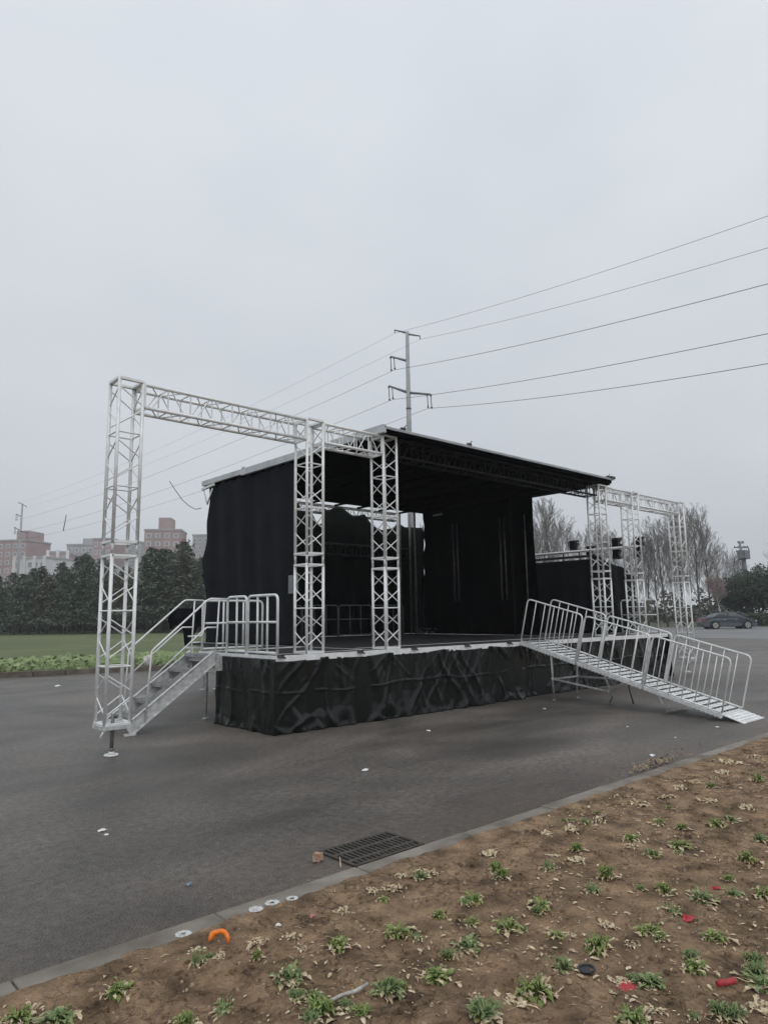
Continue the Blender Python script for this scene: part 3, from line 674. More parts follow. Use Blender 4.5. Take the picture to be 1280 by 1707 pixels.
# ------------------------------------------------------------------ ramp
A0 = Vector((10.88, 8.2, 1.075)); B0 = Vector((11.62, 8.2, 1.075)); A1 = Vector((10.62, 4.2, .035)); B1 = Vector((11.35, 4.2, .035))
rp = empty('ramp', (11.0, 4.2, 0), 0, 'long silver walkway ramp with tubular side rails leading up to the stage front', 'ramp')
ro = Vector((11.0, 4.2, 0))
def rpp(g, name, m, parent=None):
    g.v = [tuple(Vector(v)-ro) for v in g.v]; return g.build(name, m, parent or rp)
def RP(u, s, h=0):       # u across 0..1, s along 0 (top) .. 1 (foot)
    nrm = Vector((0, -.25, .968)); return A0.lerp(B0, u).lerp(A1.lerp(B1, u), s)+nrm*h
cuts = [0, .315, .63, .945]
for k in range(3):
    g = MB(); s0, s1 = cuts[k]+.003, cuts[k+1]-.003
    for u in (0, 1):
        g.beam(RP(u, s0, -.03), RP(u, s1, -.03), .03, .05)
    g.add([RP(.02, s0, -.012), RP(.98, s0, -.012), RP(.98, s1, -.012), RP(.02, s1, -.012), RP(.02, s0, -.018), RP(.98, s0, -.018), RP(.98, s1, -.018), RP(.02, s1, -.018)],
          [(0, 3, 2, 1), (4, 5, 6, 7), (0, 1, 5, 4), (2, 3, 7, 6)])
    sec = rpp(g, 'walkway', M['alu'])
    nb = 9
    g = MB()
    for i in range(nb*3):
        s = s0+(s1-s0)*(i+.5)/(nb*3)
        if i % 3 == 1: continue
        g.beam(RP(.03, s, -.006), RP(.97, s, -.006), .024, .010, RP(.5, 0, 1)-RP(.5, 0, 0))
    for u in (.18, .34, .5, .66, .82): g.beam(RP(u, s0, -.002), RP(u, s1, -.002), .018, .008)
    rpp(g, 'grating', M['alu'], None).parent = sec
    g = MB()
    for i in range(nb):
        s = s0+(s1-s0)*(i+.5)/nb; g.beam(RP(.03, s, .003), RP(.97, s, .003), .022, .012, RP(.5, 0, 1)-RP(.5, 0, 0))
    rpp(g, 'anti_slip_bar', M['darkmetal'], None).parent = sec
    g = MB()       # pressed links along the flanks
    for u in (-.012, 1.012):
        for i in range(nb*2):
            s = s0+(s1-s0)*(i+.1)/(nb*2); s2 = s0+(s1-s0)*(i+.95)/(nb*2)
            g.path([RP(u, s, -.02), RP(u, s*.7+s2*.3, -.065), RP(u, s*.3+s2*.7, -.065), RP(u, s2, -.02)], .008, 6)
    rpp(g, 'flank_links', M['alu2'], None).parent = sec
g = MB(); p = [RP(-.01, .945, 0), RP(1.01, .945, 0), RP(1.01, 1.03, -.018), RP(-.01, 1.03, -.018)]
g.add(p+[q-Vector((0, 0, .012)) for q in p], [(0, 3, 2, 1), (4, 5, 6, 7), (0, 1, 5, 4), (1, 2, 6, 5), (2, 3, 7, 6), (3, 0, 4, 7)])
for i in range(5): s = .952+i*.017; g.beam(RP(.04, s, .005), RP(.96, s, .005), .012, .006, RP(.5, 0, 1)-RP(.5, 0, 0))
rpp(g, 'toe_plate', M['alu'])
for u in (-.02, 1.02):
    for k in range(3):
        s0, s1 = cuts[k]+.006, cuts[k+1]-.006; H_ = .83; off = 0 if k else .0
        g = MB(); g.path(rounded(RP(u, s0, .02), RP(u, s0, H_), RP(u, s1, H_), RP(u, s1, .02), .09), .0135, 8); g.tube(RP(u, s0, .02), RP(u, s1, .02), .0125, 8)
        fr = rpp(g, 'side_rail', M['alu'])
        if k: g2 = MB(); g2.beam(RP(u, s0-.006, -.02), RP(u, s0-.006, H_-.09), .022, .03, (0, 1, 0)); rpp(g2, 'joint_post', M['alu2'], None).parent = fr
        for i in range(5):
            s = s0+(s1-s0)*(i+1)/6; g = MB(); g.tube(RP(u, s, .0), RP(u, s, H_), .0085, 6); rpp(g, 'baluster', M['alu'], None).parent = fr
# supports
def leg(name, pts, r=.02, m='alu2'):
    g = MB(); g.path(pts, r, 8); g.disc((pts[-1][0], pts[-1][1]), r*1.6, 0, .012, 10); return rpp(g, name, M[m])
l1a = RP(0.02, .18, -.06); l1b = RP(.98, .20, -.06); l2a = RP(.02, .455, -.06); l2b = RP(.98, .455, -.06)
leg('support_leg', [l1a, (11.13, 7.68, .01)]); leg('support_leg', [l1b, (11.74, 7.58, .01)])
leg('support_leg', [l2a, (11.2, 6.52, .16), (11.42, 6.7, .01)]); leg('support_leg', [l2b, (11.62, 6.42, .2), (11.62, 6.37, .01)], .012, 'darkmetal')
def lerp(a, b, t): return Vector(a).lerp(Vector(b), t)
m1 = lerp(l1a, (11.13, 7.68, 0), .52); m2 = lerp(l2a, (11.3, 6.6, 0), .55); m3 = lerp(l1b, (11.74, 7.58, 0), .5); m4 = lerp(l2b, (11.62, 6.37, 0), .25)
g = MB(); g.tube(m1, m2, .019); g.tube(m3, m4, .019); g.tube(m1, m3, .019); g.tube(m2, m4, .019)
for q in (m1, m2, m3, m4): g.tube(q-Vector((0, 0, .03)), q+Vector((0, 0, .03)), .028)
rpp(g, 'support_brace', M['alu2'])
g = MB(); g.path([RP(.02, .70, -.06), (10.81, 5.38, .03), (11.5, 5.34, .03), RP(.98, .70, -.06)], .02, 8); rpp(g, 'support_leg', M['alu2'])

# ------------------------------------------------------------------ drain grate
g = MB(); gx0, gx1, gy0, gy1 = 3.0, 3.63, 3.635, 4.03
gr = empty('drain_grate', (gx0, gy0, 0), 0, 'rusty dark cast iron drain grate set in the asphalt beside the kerb', 'drain grate')
g = MB(); g.box((0, 0, .002), (gx1-gx0, gy1-gy0, .005)); g.build('pit_shade', M['pit_shade'], gr)  # thin black sheet, paints the shade below the bars
g = MB(); W_, H_ = gx1-gx0, gy1-gy0
g.box((0, 0, .0052), (W_, .022, .014)); g.box((0, H_-.022, .0052), (W_, H_, .014)); g.box((0, .0222, .0052), (.022, H_-.0222, .014)); g.box((W_-.022, .0222, .0052), (W_, H_-.0222, .014))
for yy in (H_*.24, H_*.62): g.box((.0222, yy-.016, .0052), (W_-.0222, yy+.016, .0138))
nb = 15
for i in range(1, nb):
    x = .022+(W_-.044)*i/nb
    for a, b_ in ((.0222, H_*.24-.0162), (H_*.24+.0162, H_*.62-.0162), (H_*.62+.0162, H_-.0222)):
        g.box((x-.0075, a, .0052), (x+.0075, b_, .0132))
g.build('grating', M['iron'], gr)

# ------------------------------------------------------------------ litter
def blob(name, m, pos, size, label, cat, seed=1, sub=2, group=None, rough=.35):
    import bmesh
    bm = bmesh.new(); bmesh.ops.create_icosphere(bm, subdivisions=sub, radius=1)
    for v in bm.verts:
        f_ = 1+rough*noise.noise(v.co*1.4+Vector((seed, seed, 0))); v.co = Vector((v.co.x*size[0]*f_, v.co.y*size[1]*f_, v.co.z*size[2]*f_))
    me = bpy.data.meshes.new(name); bm.to_mesh(me); bm.free(); me.materials.append(m)
    o = bpy.data.objects.new(name, me); S.collection.objects.link(o); o.location = pos; o.rotation_euler = (0, 0, seed*1.3)
    return tag(o, label, cat, group)
def on_soil(px, py, dz=0):
    p = gnd(px, py, .02); return Vector((p.x, p.y, soil_z(p.x, p.y)+dz))
# brick
import bmesh
bm = bmesh.new(); bmesh.ops.create_cube(bm, size=1)
bmesh.ops.subdivide_edges(bm, edges=bm.edges[:], cuts=3, use_grid_fill=True)
for v in bm.verts: v.co = Vector((v.co.x*.075, v.co.y*.06, v.co.z*.06)) + Vector((1, 1, 1))*.006*noise.noise(v.co*5) - Vector((.01, 0, .012))*max(0, v.co.x+v.co.z-.4)
me = bpy.data.meshes.new('brick_piece'); bm.to_mesh(me); bm.free(); me.materials.append(M['brick'])
o = bpy.data.objects.new('brick_piece', me); o.scale = (.82, .82, .82); S.collection.objects.link(o); p = gnd(530, 1436); o.location = (p.x, p.y, .03); o.rotation_euler = (0, 0, .5)
tag(o, 'broken piece of orange brick lying beside the drain grate', 'brick')
# orange peel: a thick curved arc
p = on_soil(366, 1573, .03); g = MB()
pts = []; rs = []
for i in range(13):
    a = math.radians(-10+200*i/12); pts.append((math.cos(a)*.045, math.sin(a)*.02-.012+.004*math.sin(i*2.3), math.sin(a)*.036-.01+.003*math.sin(i*1.7))); rs.append(.004+.008*math.sin(math.pi*min(1, (i+1)/13))**.6+(.008 if i > 8 else 0)*math.sin(math.pi*i/12))
g.path(pts, rs, 10); o = g.build('orange_peel', M['orange']); o.location = p; o.rotation_euler = (0, 0, math.radians(-42))
tag(o, 'bright orange curved peel lying on the soil near the kerb', 'orange peel')
def crumple(name, m, px, py, r, label, cat, seed, group=None, flat=.35, soil=True):
    p = on_soil(px, py, r*flat*.6) if soil else gnd(px, py)+Vector((0, 0, r*flat*.6+.003))
    g = MB(); rr2 = random.Random(seed); n_ = 9
    ring = []
    for k, (rad, z) in enumerate(((.35, .5), (.75, .3), (1, -.3))):
        for i in range(n_):
            a = 2*math.pi*i/n_; q = rad*rr2.uniform(.6, 1.2); ring.append((math.cos(a)*q*r, math.sin(a)*q*r*.8, (z+rr2.uniform(-.6, .6))*r*flat))
    g.add([(0, 0, r*flat*.6)]+ring, [(0, 1+i, 1+(i+1) % n_) for i in range(n_)]+[(1+k*n_+i, 1+(k+1)*n_+i, 1+(k+1)*n_+(i+1) % n_, 1+k*n_+(i+1) % n_) for k in range(2) for i in range(n_)])
    o = g.build(name, m); o.location = p; o.modifiers.new('t', 'SOLIDIFY').thickness = .002
    return tag(o, label, cat, group)
crumple('candy_wrapper', M['red'], 1146, 1534, .04, 'bright red crumpled wrapper in the middle of the right soil area', 'wrapper', 1, 'red wrappers on the soil')
crumple('candy_wrapper', M['red'], 1044, 1645, .05, 'flat dark red crumpled wrapper beside a weed near the bottom edge', 'wrapper', 2, 'red wrappers on the soil', .2)
crumple('candy_wrapper', M['red'], 1192, 1479, .03, 'small red wrapper behind a weed at the right', 'wrapper', 3, 'red wrappers on the soil')
crumple('candy_wrapper', mat('pink_wrapper', (.45, .2, .2), .6), 521, 1526, .022, 'small faded pink wrapper on the soil left of the row of weeds', 'wrapper', 4)
crumple('paper_scrap', M['paper'], 463, 1541, .020, 'small white paper scrap on the soil beside the kerb rings', 'paper scrap', 5)
p = on_soil(1210, 1648, .018); g = MB(); g.path([(-.045, 0, 0), (-.02, .001, .001), (.01, -.001, 0), (.045, 0, 0)], [.012, .0135, .012, .0145], 12); o = g.build('firecracker_tube', M['red']); o.location = p; o.rotation_euler = (0, 0, math.radians(150-180+5))
g = MB(); g.tube((.0455, 0, 0), (.048, 0, 0), .012, 12); e_ = g.build('paper_end', mat('tube_end', (.5, .35, .28), .8), o); tag(o, 'red cardboard tube lying on the soil at the lower right', 'cardboard tube')
p = on_soil(977, 1620, .012); g = MB(); k = 24
g.path([(math.cos(2*math.pi*i/k)*.038, math.sin(2*math.pi*i/k)*.032, 0) for i in range(k)], .006, 8, closed=True); g.disc((0, 0), .034, -.006, -.002, 20)
o = g.build('jar_lid', M['rubber']); o.location = p; tag(o, 'round dark lid lying on the soil between two weeds', 'lid')
p = gnd(568, 1448); g = MB(); g.tube((0, 0, .006), (.05, .11, .03), .0035, 6); o = g.build('stick', M['dry']); o.location = p; o.rotation_euler = (0, 0, -.2); tag(o, 'thin pale stick leaning on the drain grate edge', 'stick')
p = on_soil(580, 1665, .015); g = MB(); g.path([(-.10, -.02, 0), (-.03, 0, .006), (.04, .01, .004), (.1, .03, .012)], [.008, .007, .009, .007], 8); o = g.build('plant_stem', mat('grey_stem', (.3, .28, .25), .8, 0, (.5, .48, .44), 60)); o.location = p; o.rotation_euler = (0, 0, math.radians(-20)); tag(o, 'thick pale grey plant stem lying on the soil at the bottom', 'stem')
def ring_mark(px, py, label, hole=True, r=.042):
    p = gnd(px, py, .012); g = MB(); n_ = 28; rr3 = random.Random(int(px)); ri = .012 if hole else .001
    out = [r*rr3.uniform(.88, 1.1) for _ in range(n_)]
    vs = []
    for i in range(n_):
        a = 2*math.pi*i/n_; c, s_ = math.cos(a), math.sin(a)
        vs += [(c*out[i], s_*out[i]*.95, .001), (c*out[i]*.96, s_*out[i]*.92, .005), (c*(ri+.004), s_*(ri+.004), .006), (c*ri, s_*ri, .001)]
    fs = [(4*i+k, 4*((i+1) % n_)+k, 4*((i+1) % n_)+k+1, 4*i+k+1) for i in range(n_) for k in range(3)]
    g.add(vs, fs); o = g.build('paper_ring', M['ringpaint']); o.location = (p.x, p.y, .0165); o.scale = (1, 1, .35); return tag(o, label, 'paper ring', 'white paper rings on the kerb')
ring_mark(306, 1558, 'white paper ring with a dark hole lying alone on the kerb')
ring_mark(427, 1517, 'faded white ring on the kerb, leftmost of the three together', False)
ring_mark(454, 1506, 'white ring with a dark hole on the kerb, middle of the three')
ring_mark(487, 1499, 'white ring with a dark hole on the kerb, rightmost of the three', True, .036)
for px, py, r, lab in ((172, 1385, .035, 'crumpled white paper strip on the asphalt at lower left'), (178, 1392, .02, 'short white paper strip just below the longer strip at lower left'), (610, 1285, .05, 'white torn paper on the asphalt in front of the stage'),
                       (714, 1219, .04, 'pale thin scrap on the asphalt near the stage skirt'), (907, 1182, .035, 'small round white scrap left of the ramp legs'), (1087, 1260, .04, 'white scrap beside the pile of dead leaves'),
                       (1195, 1213, .04, 'white scrap in front of the ramp foot'), (97, 1144, .09, 'flat white paper near the far kerb at left'), (1045, 1212, .02, 'tiny white scrap left of the ramp support'), (1125, 1230, .02, 'tiny pale scrap between the ramp foot and the leaf pile')):
    crumple('paper_scrap', M['paper'], px, py, r, lab, 'paper scrap', px, 'white scraps on the asphalt', .25, False)
crumple('candy_wrapper', M['bluep'], 315, 1476, .022, 'small bluish wrapper on the asphalt at the left', 'wrapper', 9, None, .4, False)
p = gnd(404, 1107, .3); blob('stone', mat('pale_stone', (.5, .42, .38), .9, 0, (.7, .66, .62), 6, .3, 20, .02), tuple(gnd(247, 1116, .14)+Vector((0, 0, .26))), (.15, .13, .17), 'pale stone standing on the far kerb seen between the truss tower and stairs', 'stone', 3, 3)

# dead leaves and clods (uncountable)
def flake(g, p, s, up_=.4):
    a = rnd.random()*6.283; c, sn = math.cos(a), math.sin(a); w = s*rnd.uniform(.25, .6); h = s*rnd.uniform(0, up_)
    u = Vector((c, sn, 0)); v = Vector((-sn, c, 0)); z = Vector((0, 0, 1))
    g.add([p-u*s, p-u*s*.3+v*w+z*h*.5, p-u*s*.2-v*w*.6+z*h, p+u*s*.4+v*w*.8+z*h*.7, p+u*s*.5-v*w*.5+z*h*1.1, p+u*s+z*h*.2], [(0, 2, 1), (1, 2, 4, 3), (3, 4, 5)])
g = MB()
for i in range(9000):
    x = .4+13*rnd.random()**1.5; y = -.3+3.7*rnd.random()
    if noise.noise(Vector((x*1.1, y*1.1, 4))) < .0+.25*(rnd.random()-.7): continue
    flake(g, Vector((x, y, soil_z(x, y)+.006)), rnd.uniform(.005, .012)+.018*rnd.random()**3, .6)
tag(g.build('leaf_litter', M['dry']), 'scattered pale dry leaf bits on the brown soil', 'dead leaves', kind='stuff')
g = MB()
def clod(g, p, s):
    n_ = 6; vs = [(p+Vector((math.cos(2*math.pi*i/n_)*s*rnd.uniform(.7, 1.2), math.sin(2*math.pi*i/n_)*s*rnd.uniform(.7, 1.2), -s*.3))) for i in range(n_)]
    vs += [(p+Vector((math.cos(2*math.pi*i/n_)*s*rnd.uniform(.4, .8), math.sin(2*math.pi*i/n_)*s*rnd.uniform(.4, .8), s*rnd.uniform(.35, .7)))) for i in range(n_)]
    g.add(vs, [(i, (i+1) % n_, n_+(i+1) % n_, n_+i) for i in range(n_)]+[tuple(range(n_, 2*n_))])
for i in range(16000):
    x = .4+12*rnd.random()**1.6; y = -.3+3.7*rnd.random(); s = .003+.018*rnd.random()**4
    clod(g, Vector((x, y, soil_z(x, y)+s*.2)), s)
g2_ = MB()
for i in range(5000):
    x = .4+12*rnd.random()**1.6; y = -.3+3.7*rnd.random(); s = .002+.012*rnd.random()**4
    clod(g2_, Vector((x, y, soil_z(x, y)+s*.3)), s)
tag(g2_.build('pale_crumbs', mat('dry_crumb', (.24, .165, .105), .95, 0, (.42, .32, .22), 40)), 'small dry pale crumbs of earth', 'soil crumbs', kind='stuff')
g2_ = MB()
for i in range(900):
    x = .4+12*rnd.random()**1.6; y = -.3+3.7*rnd.random(); a = rnd.random()*6.3; l_ = rnd.uniform(.01, .05); p = Vector((x, y, soil_z(x, y)+.006)); d_ = Vector((math.cos(a), math.sin(a), 0)); e2 = Vector((-d_.y, d_.x, 0))*rnd.gauss(0, .3)
    g2_.path([p, p+(d_+e2)*l_*.5+Vector((0, 0, rnd.random()*.008)), p+d_*l_], rnd.uniform(.0008, .0022), 4)
tag(g2_.build('straw_bits', M['dry']), 'thin pale straw and root bits on the soil', 'straw', kind='stuff')
tag(g.build('soil_crumbs', M['soil']), 'loose crumbs and clods of brown earth', 'soil crumbs', kind='stuff')
g = MB()
for i in range(260):
    px = rnd.gauss(1092, 26); py = 1284-(px-1092)*.31+rnd.gauss(-6, 6); p = gnd(px, py, .012); 
    if p.y < 3.64: continue
    flake(g, p+Vector((0, 0, .004+rnd.random()*.02)), rnd.uniform(.012, .035), .8)
for i in range(160):
    x = rnd.uniform(2, 14); y = 3.64+abs(rnd.gauss(0, .14)); flake(g, Vector((x, y, .006)), rnd.uniform(.005, .014))
tag(g.build('leaf_pile', mat('brown_leaves', (.15, .1, .06), .9, 0, (.4, .31, .2), 14)), 'brown dead leaves swept against the inside of the kerb', 'dead leaves', kind='stuff')

# ------------------------------------------------------------------ weeds
def leafblade(g, base, az, ln, wd, rise, droop, lobes=3, rr_=rnd):
    u = Vector((math.cos(az), math.sin(az), 0)); v = Vector((-u.y, u.x, 0)); k = 7; rows = []
    for i in range(k+1):
        t = i/k; c = base+u*ln*t*(1-.15*t)+Vector((0, 0, rise*math.sin(t*1.9)-droop*t*t))
        w = wd*math.sin(math.pi*min(1, .12+t*.9))**.7*(1+.45*math.sin(t*lobes*6.283+az*3)) if i < k else .001
        tw = rr_.uniform(-.15, .15)*wd
        rows.append((c+v*w+Vector((0, 0, w*.5+tw)), c, c-v*w+Vector((0, 0, w*.5-tw))))
    o = len(g.v)
    for r3 in rows: g.v += [tuple(q) for q in r3]
    for i in range(k):
        a = o+3*i; g.f += [(a, a+1, a+4, a+3), (a+1, a+2, a+5, a+4)]; g.sm += [True]*2
protos = []
WG = 'low green weeds growing in the brown soil'
def weed(seed, kind):
    q = random.Random(seed); root = empty('weed_plant', (0, 0, 0))
    if kind != 'dry':
        g = MB(); n_ = {'big': 110, 'mid': 80, 'small': 45, 'grassy': 120}[kind]
        for i in range(n_):
            r = q.random(); az = q.random()*6.283; b0 = Vector((q.gauss(0, .014), q.gauss(0, .014), .004))
            if kind == 'grassy' or i % 3 == 0: leafblade(g, b0, az, q.uniform(.03, .08), q.uniform(.002, .005), q.uniform(.03, .075), .01, 1, q)
            else: leafblade(g, b0+Vector((q.gauss(0, .012), q.gauss(0, .012), 0)), az, q.uniform(.018, .08), q.uniform(.005, .013), q.uniform(.004, .05), q.uniform(0, .05), q.choice([2, 3, 4, 5]), q)
        g.build('green_leaves', M['leaf'] if seed % 2 else M['leaf2'], root)
        g = MB()
        for i in range(6): leafblade(g, Vector((0, 0, .003)), q.random()*6.283, q.uniform(.05, .1), q.uniform(.014, .02), .012, .012, 2, q)
        g.build('yellow_leaves', M['yleaf'], root)
    g = MB()
    for i in range({'dry': 34, 'big': 34, 'mid': 30, 'small': 20, 'grassy': 22}[kind]):
        az = q.gauss(-1.9, 1.3); leafblade(g, Vector((q.gauss(0, .03), q.gauss(0, .03), .004)), az, q.uniform(.015, .085), q.uniform(.003, .015), q.uniform(.004, .035), q.uniform(0, .035), q.choice([2, 3, 5]), q)
    g.build('withered_leaves', M['dry'], root)
    return root
PR = {k: [weed(s_+ofs, k) for s_ in (1, 2)] + ([weed(9+ofs, k)] if k in ('mid', 'dry') else []) for ofs, k in ((0, 'big'), (10, 'mid'), (20, 'small'), (30, 'grassy'), (40, 'dry'))}
W_ = [(30, 1692, 'big', .9, 'broad leaved weed at the bottom left corner of the soil'), (96, 1688, 'big', .9, 'leafy weed with pale dead leaves second from the bottom left corner'), (200, 1648, 'mid', .9, 'sparse weed with curled dry leaves below the lone kerb ring'), (330, 1602, 'small', .8, 'small weed just below the orange peel'),
      (430, 1570, 'dry', .7, 'withered plant right of the orange peel'), (372, 1675, 'small', .7, None), (310, 1702, 'grassy', .6, None), (483, 1632, 'mid', 1.1, 'bushy weed with white withered leaf on its right in the lower left'), (565, 1577, 'mid', 1, None), (570, 1512, 'dry', .9, 'withered clump on the soil right of the pink wrapper'),
      (535, 1682, 'grassy', 1, 'grassy weed at the end of the thick pale stem'), (645, 1650, 'big', 1.1, 'large leafy weed in the bottom middle'), (662, 1555, 'mid', 1, None), (702, 1457, 'small', .9, 'small weed closest to the drain grate'), (790, 1497, 'small', 1, None), (732, 1522, 'mid', .8, None),
      (780, 1576, 'mid', .9, None), (732, 1622, 'mid', .95, None), (888, 1655, 'big', 1.1, 'large weed in the bottom centre right'), (940, 1610, 'small', 1, 'weed touching the round dark lid'), (847, 1543, 'small', 1, None), (914, 1446, 'small', .9, None), (902, 1508, 'small', .9, None), (962, 1432, 'dry', .8, None),
      (1010, 1458, 'grassy', .9, None), (987, 1483, 'small', .8, None), (995, 1577, 'big', .95, 'weed with one big yellow leaf left of the red wrappers'), (1085, 1421, 'small', .9, None), (1135, 1405, 'small', .9, None), (1118, 1518, 'small', 1, 'weed just left of the bright red wrapper'), (1082, 1556, 'small', .9, None), (1084, 1632, 'big', .9, 'weed right of the flat dark red wrapper'),
      (1160, 1614, 'mid', .95, 'weed just above the red cardboard tube'), (1192, 1565, 'mid', .9, None), (1172, 1496, 'mid', .9, 'weed in front of the small red wrapper'), (1222, 1482, 'small', .8, None), (1245, 1428, 'mid', .9, None), (1274, 1640, 'mid', 1, 'weed at the right edge level with the red tube'), (1277, 1487, 'small', 1, None), (805, 1696, 'grassy', 1.1, 'grassy weed at the bottom edge in the middle'),
      (1055, 1698, 'big', .9, 'weed at the bottom edge below the flat red wrapper'), (1222, 1690, 'grassy', .8, None), (1264, 1296, 'small', 1.2, None), (1183, 1330, 'dry', 1, None), (1192, 1374, 'mid', 1, None), (1217, 1360, 'small', 1, None), (1099, 1369, 'small', .8, None), (1053, 1393, 'mid', .9, None), (1130, 1405, 'small', .9, None), (1267, 1394, 'small', 1, None),
      (817, 1417, 'dry', .9, None), (999, 1361, 'dry', 1, 'withered clump nearest the pale kerb patch'), (952, 1381, 'dry', .9, None), (1067, 1336, 'dry', 1, None), (1111, 1325, 'dry', 1, None), (1222, 1268, 'dry', 1.2, None), (1204, 1283, 'dry', 1, None), (1262, 1257, 'dry', 1.2, 'withered clump by the kerb at the right edge'), (911, 1387, 'dry', .7, None), (1245, 1343, 'dry', .9, None), (1157, 1302, 'dry', 1, None), (940, 1335+30, 'small', .6, None), (1133, 1309, 'dry', .9, None), (620, 1482, 'dry', .7, None), (640, 1500, 'small', .5, None)]
for i in range(75):
    px = rnd.uniform(300, 1278); y0_ = 1700-(px)*.30; py = rnd.uniform(y0_-150+20, 1700)
    p = gnd(px, py)
    if p.y > 3.40: continue
    W_.append((px, py, rnd.choice(['dry', 'dry', 'small', 'grassy']), rnd.uniform(.35, .75), None))
used = set()
for i, (px, py, kd, sc, lab) in enumerate(W_):
    pr = PR[kd][i % len(PR[kd])]
    o = pr if pr.name not in used else copy_tree(pr); used.add(pr.name)
    p = on_soil(px, py+6, 0); o.location = p; o.rotation_euler = (0, 0, rnd.uniform(-1.2, 1.2)+(0 if kd != 'dry' else rnd.random()*6)); o.scale = (sc*rnd.uniform(.8, 1.25), sc*rnd.uniform(.8, 1.25), sc*rnd.uniform(.55, 1.05))
    tag(o, lab or ('withered pale clump lying among the weeds on the brown soil' if kd == 'dry' else 'low green weed with a few withered leaves in the brown soil'), 'weed', 'withered clumps on the brown soil' if kd == 'dry' else WG)

# green cover plants along the far kerb
g = MB()
def along(pl, t):
    ls = [math.dist(a, b) for a, b in zip(pl[:-1], pl[1:])]; s = t*sum(ls)
    for (a, b), l_ in zip(zip(pl[:-1], pl[1:]), ls):
        if s <= l_: q = s/l_; return (a[0]+(b[0]-a[0])*q, a[1]+(b[1]-a[1])*q), ((b[0]-a[0])/l_, (b[1]-a[1])/l_)
        s -= l_
    return pl[-1], (1, 0)
for i in range(16000):
    (x, y), (dx, dy) = along(far_kerb[:8], rnd.random()); d = .25+5.5*rnd.random()**1.2
    x -= dy*d; y += dx*d
    if noise.noise(Vector((x*.5, y*.5, 1))) < -.25+.10*d-.35: continue
    s = rnd.uniform(.05, .13); c = Vector((x, y, .12+rnd.random()*.36*(1-.08*d)+.06*noise.noise(Vector((x*2, y*2, 0)))))
    u = Vector((rnd.gauss(0, 1), rnd.gauss(0, 1), rnd.gauss(0, .5))).normalized(); v = u.orthogonal().normalized(); v = (v+Vector((0, 0, rnd.uniform(-.3, .6)))).normalized()
    g.add([c-u*s, c+v*s*.6, c+u*s, c-v*s*.6], [(0, 1, 2, 3)])
tag(g.build('ground_cover', M['cover']), 'bright green leafy ground cover behind the far kerb', 'ground cover', kind='stuff')

# ------------------------------------------------------------------ trees
def conifer(seed, h, r, m, nb=90, base=.22):
    q = random.Random(seed); root = empty('cedar_tree', (0, 0, 0)); g = MB()
    g.path([(0, 0, 0), (q.uniform(-.1, .1), q.uniform(-.1, .1), h*.4), (q.uniform(-.1, .1), 0, h*.97)], [.16, .11, .02], 7)
    g.build('trunk', M['bark'], root); g = MB()
    for i in range(nb):
        t = (i+q.random())/nb; z = h*(base+(1-base)*t); az = i*2.4+q.random()*.8
        ln = r*(1-t)**.72*q.uniform(.5, 1.35)+.2; u = Vector((math.cos(az), math.sin(az), 0)); v = Vector((-u.y, u.x, 0))
        for k in range(int(14+ln*20)):
            d = q.random()**.7*ln; c = u*d+v*q.gauss(0, .16+.16*d)+Vector((0, 0, z+.35*d/(r)*math.sin(d*2)-.16*d*d/max(.5, r)+q.gauss(0, .10)))
            s = q.uniform(.07, .19); a = Vector((q.gauss(0, 1), q.gauss(0, 1), q.gauss(0, .45))).normalized()*s*1.7; b_ = a.cross(Vector((q.gauss(0, .5), q.gauss(0, .5), 1))).normalized()*s*.55
            g.add([c-a, c+b_, c+a, c-b_], [(0, 1, 2, 3)])
    g.build('crown', m, root); return root
cp = [conifer(1, 8.6, 2.9, M['cedar']), conifer(2, 9.6, 3.1, M['cedar']), conifer(3, 8.0, 2.7, M['cedar2']), conifer(4, 9.0, 3.0, M['cedar'])]
cused = set()
def place(prs, usedset, i, pos, sc, rz, label, cat, group):
    pr = prs[i % len(prs)]; o = pr if id(pr) not in usedset else copy_tree(pr); usedset.add(id(pr))
    o.location = pos; o.scale = (sc*rnd.uniform(.9, 1.1), sc*rnd.uniform(.9, 1.1), sc); o.rotation_euler = (0, 0, rz)
    return tag(o, label, cat, group)
topy = [(-200, 935), (0, 962), (60, 948), (90, 945), (130, 930), (155, 915), (175, 930), (210, 945), (240, 915), (262, 898), (285, 912), (303, 902), (325, 925), (350, 930), (700, 930)]
def toph(px):
    for (a, b_), (c, d) in zip(topy[:-1], topy[1:]):
        if a <= px <= c: return b_+(d-b_)*(px-a)/(c-a)
    return 935
k = 0
for row, (dep, st_) in enumerate(((74, 30), (80, 34), (86, 40))):
    px = -90+row*13
    while px < (420 if row else 400):
        P_ = far(px, dep); H_ = farz(px, toph(px), dep).z * (rnd.uniform(.88, 1.02) if row else rnd.uniform(.78, 1.0))
        hh = {0: 8.6, 1: 9.6, 2: 8.0, 3: 9.0}[k % 4]
        lab = 'dark cedar tree in the row beyond the grass field'
        if row == 0 and -10 < px < 20: lab = 'cedar at the left edge of the photo in front of the red brown tower block'
        if row == 0 and 140 < px < 168: lab = 'tall pointed cedar just left of the far left truss tower'
        if row == 0 and 245 < px < 275: lab = 'tallest cedar, standing in front of the red brown apartment tower'
        place(cp, cused, k, (P_.x, P_.y, .05), H_/hh, rnd.random()*6, lab, 'cedar tree', 'dark cedars beyond the grass field'); k += 1
        px += st_*rnd.uniform(.75, 1.25)
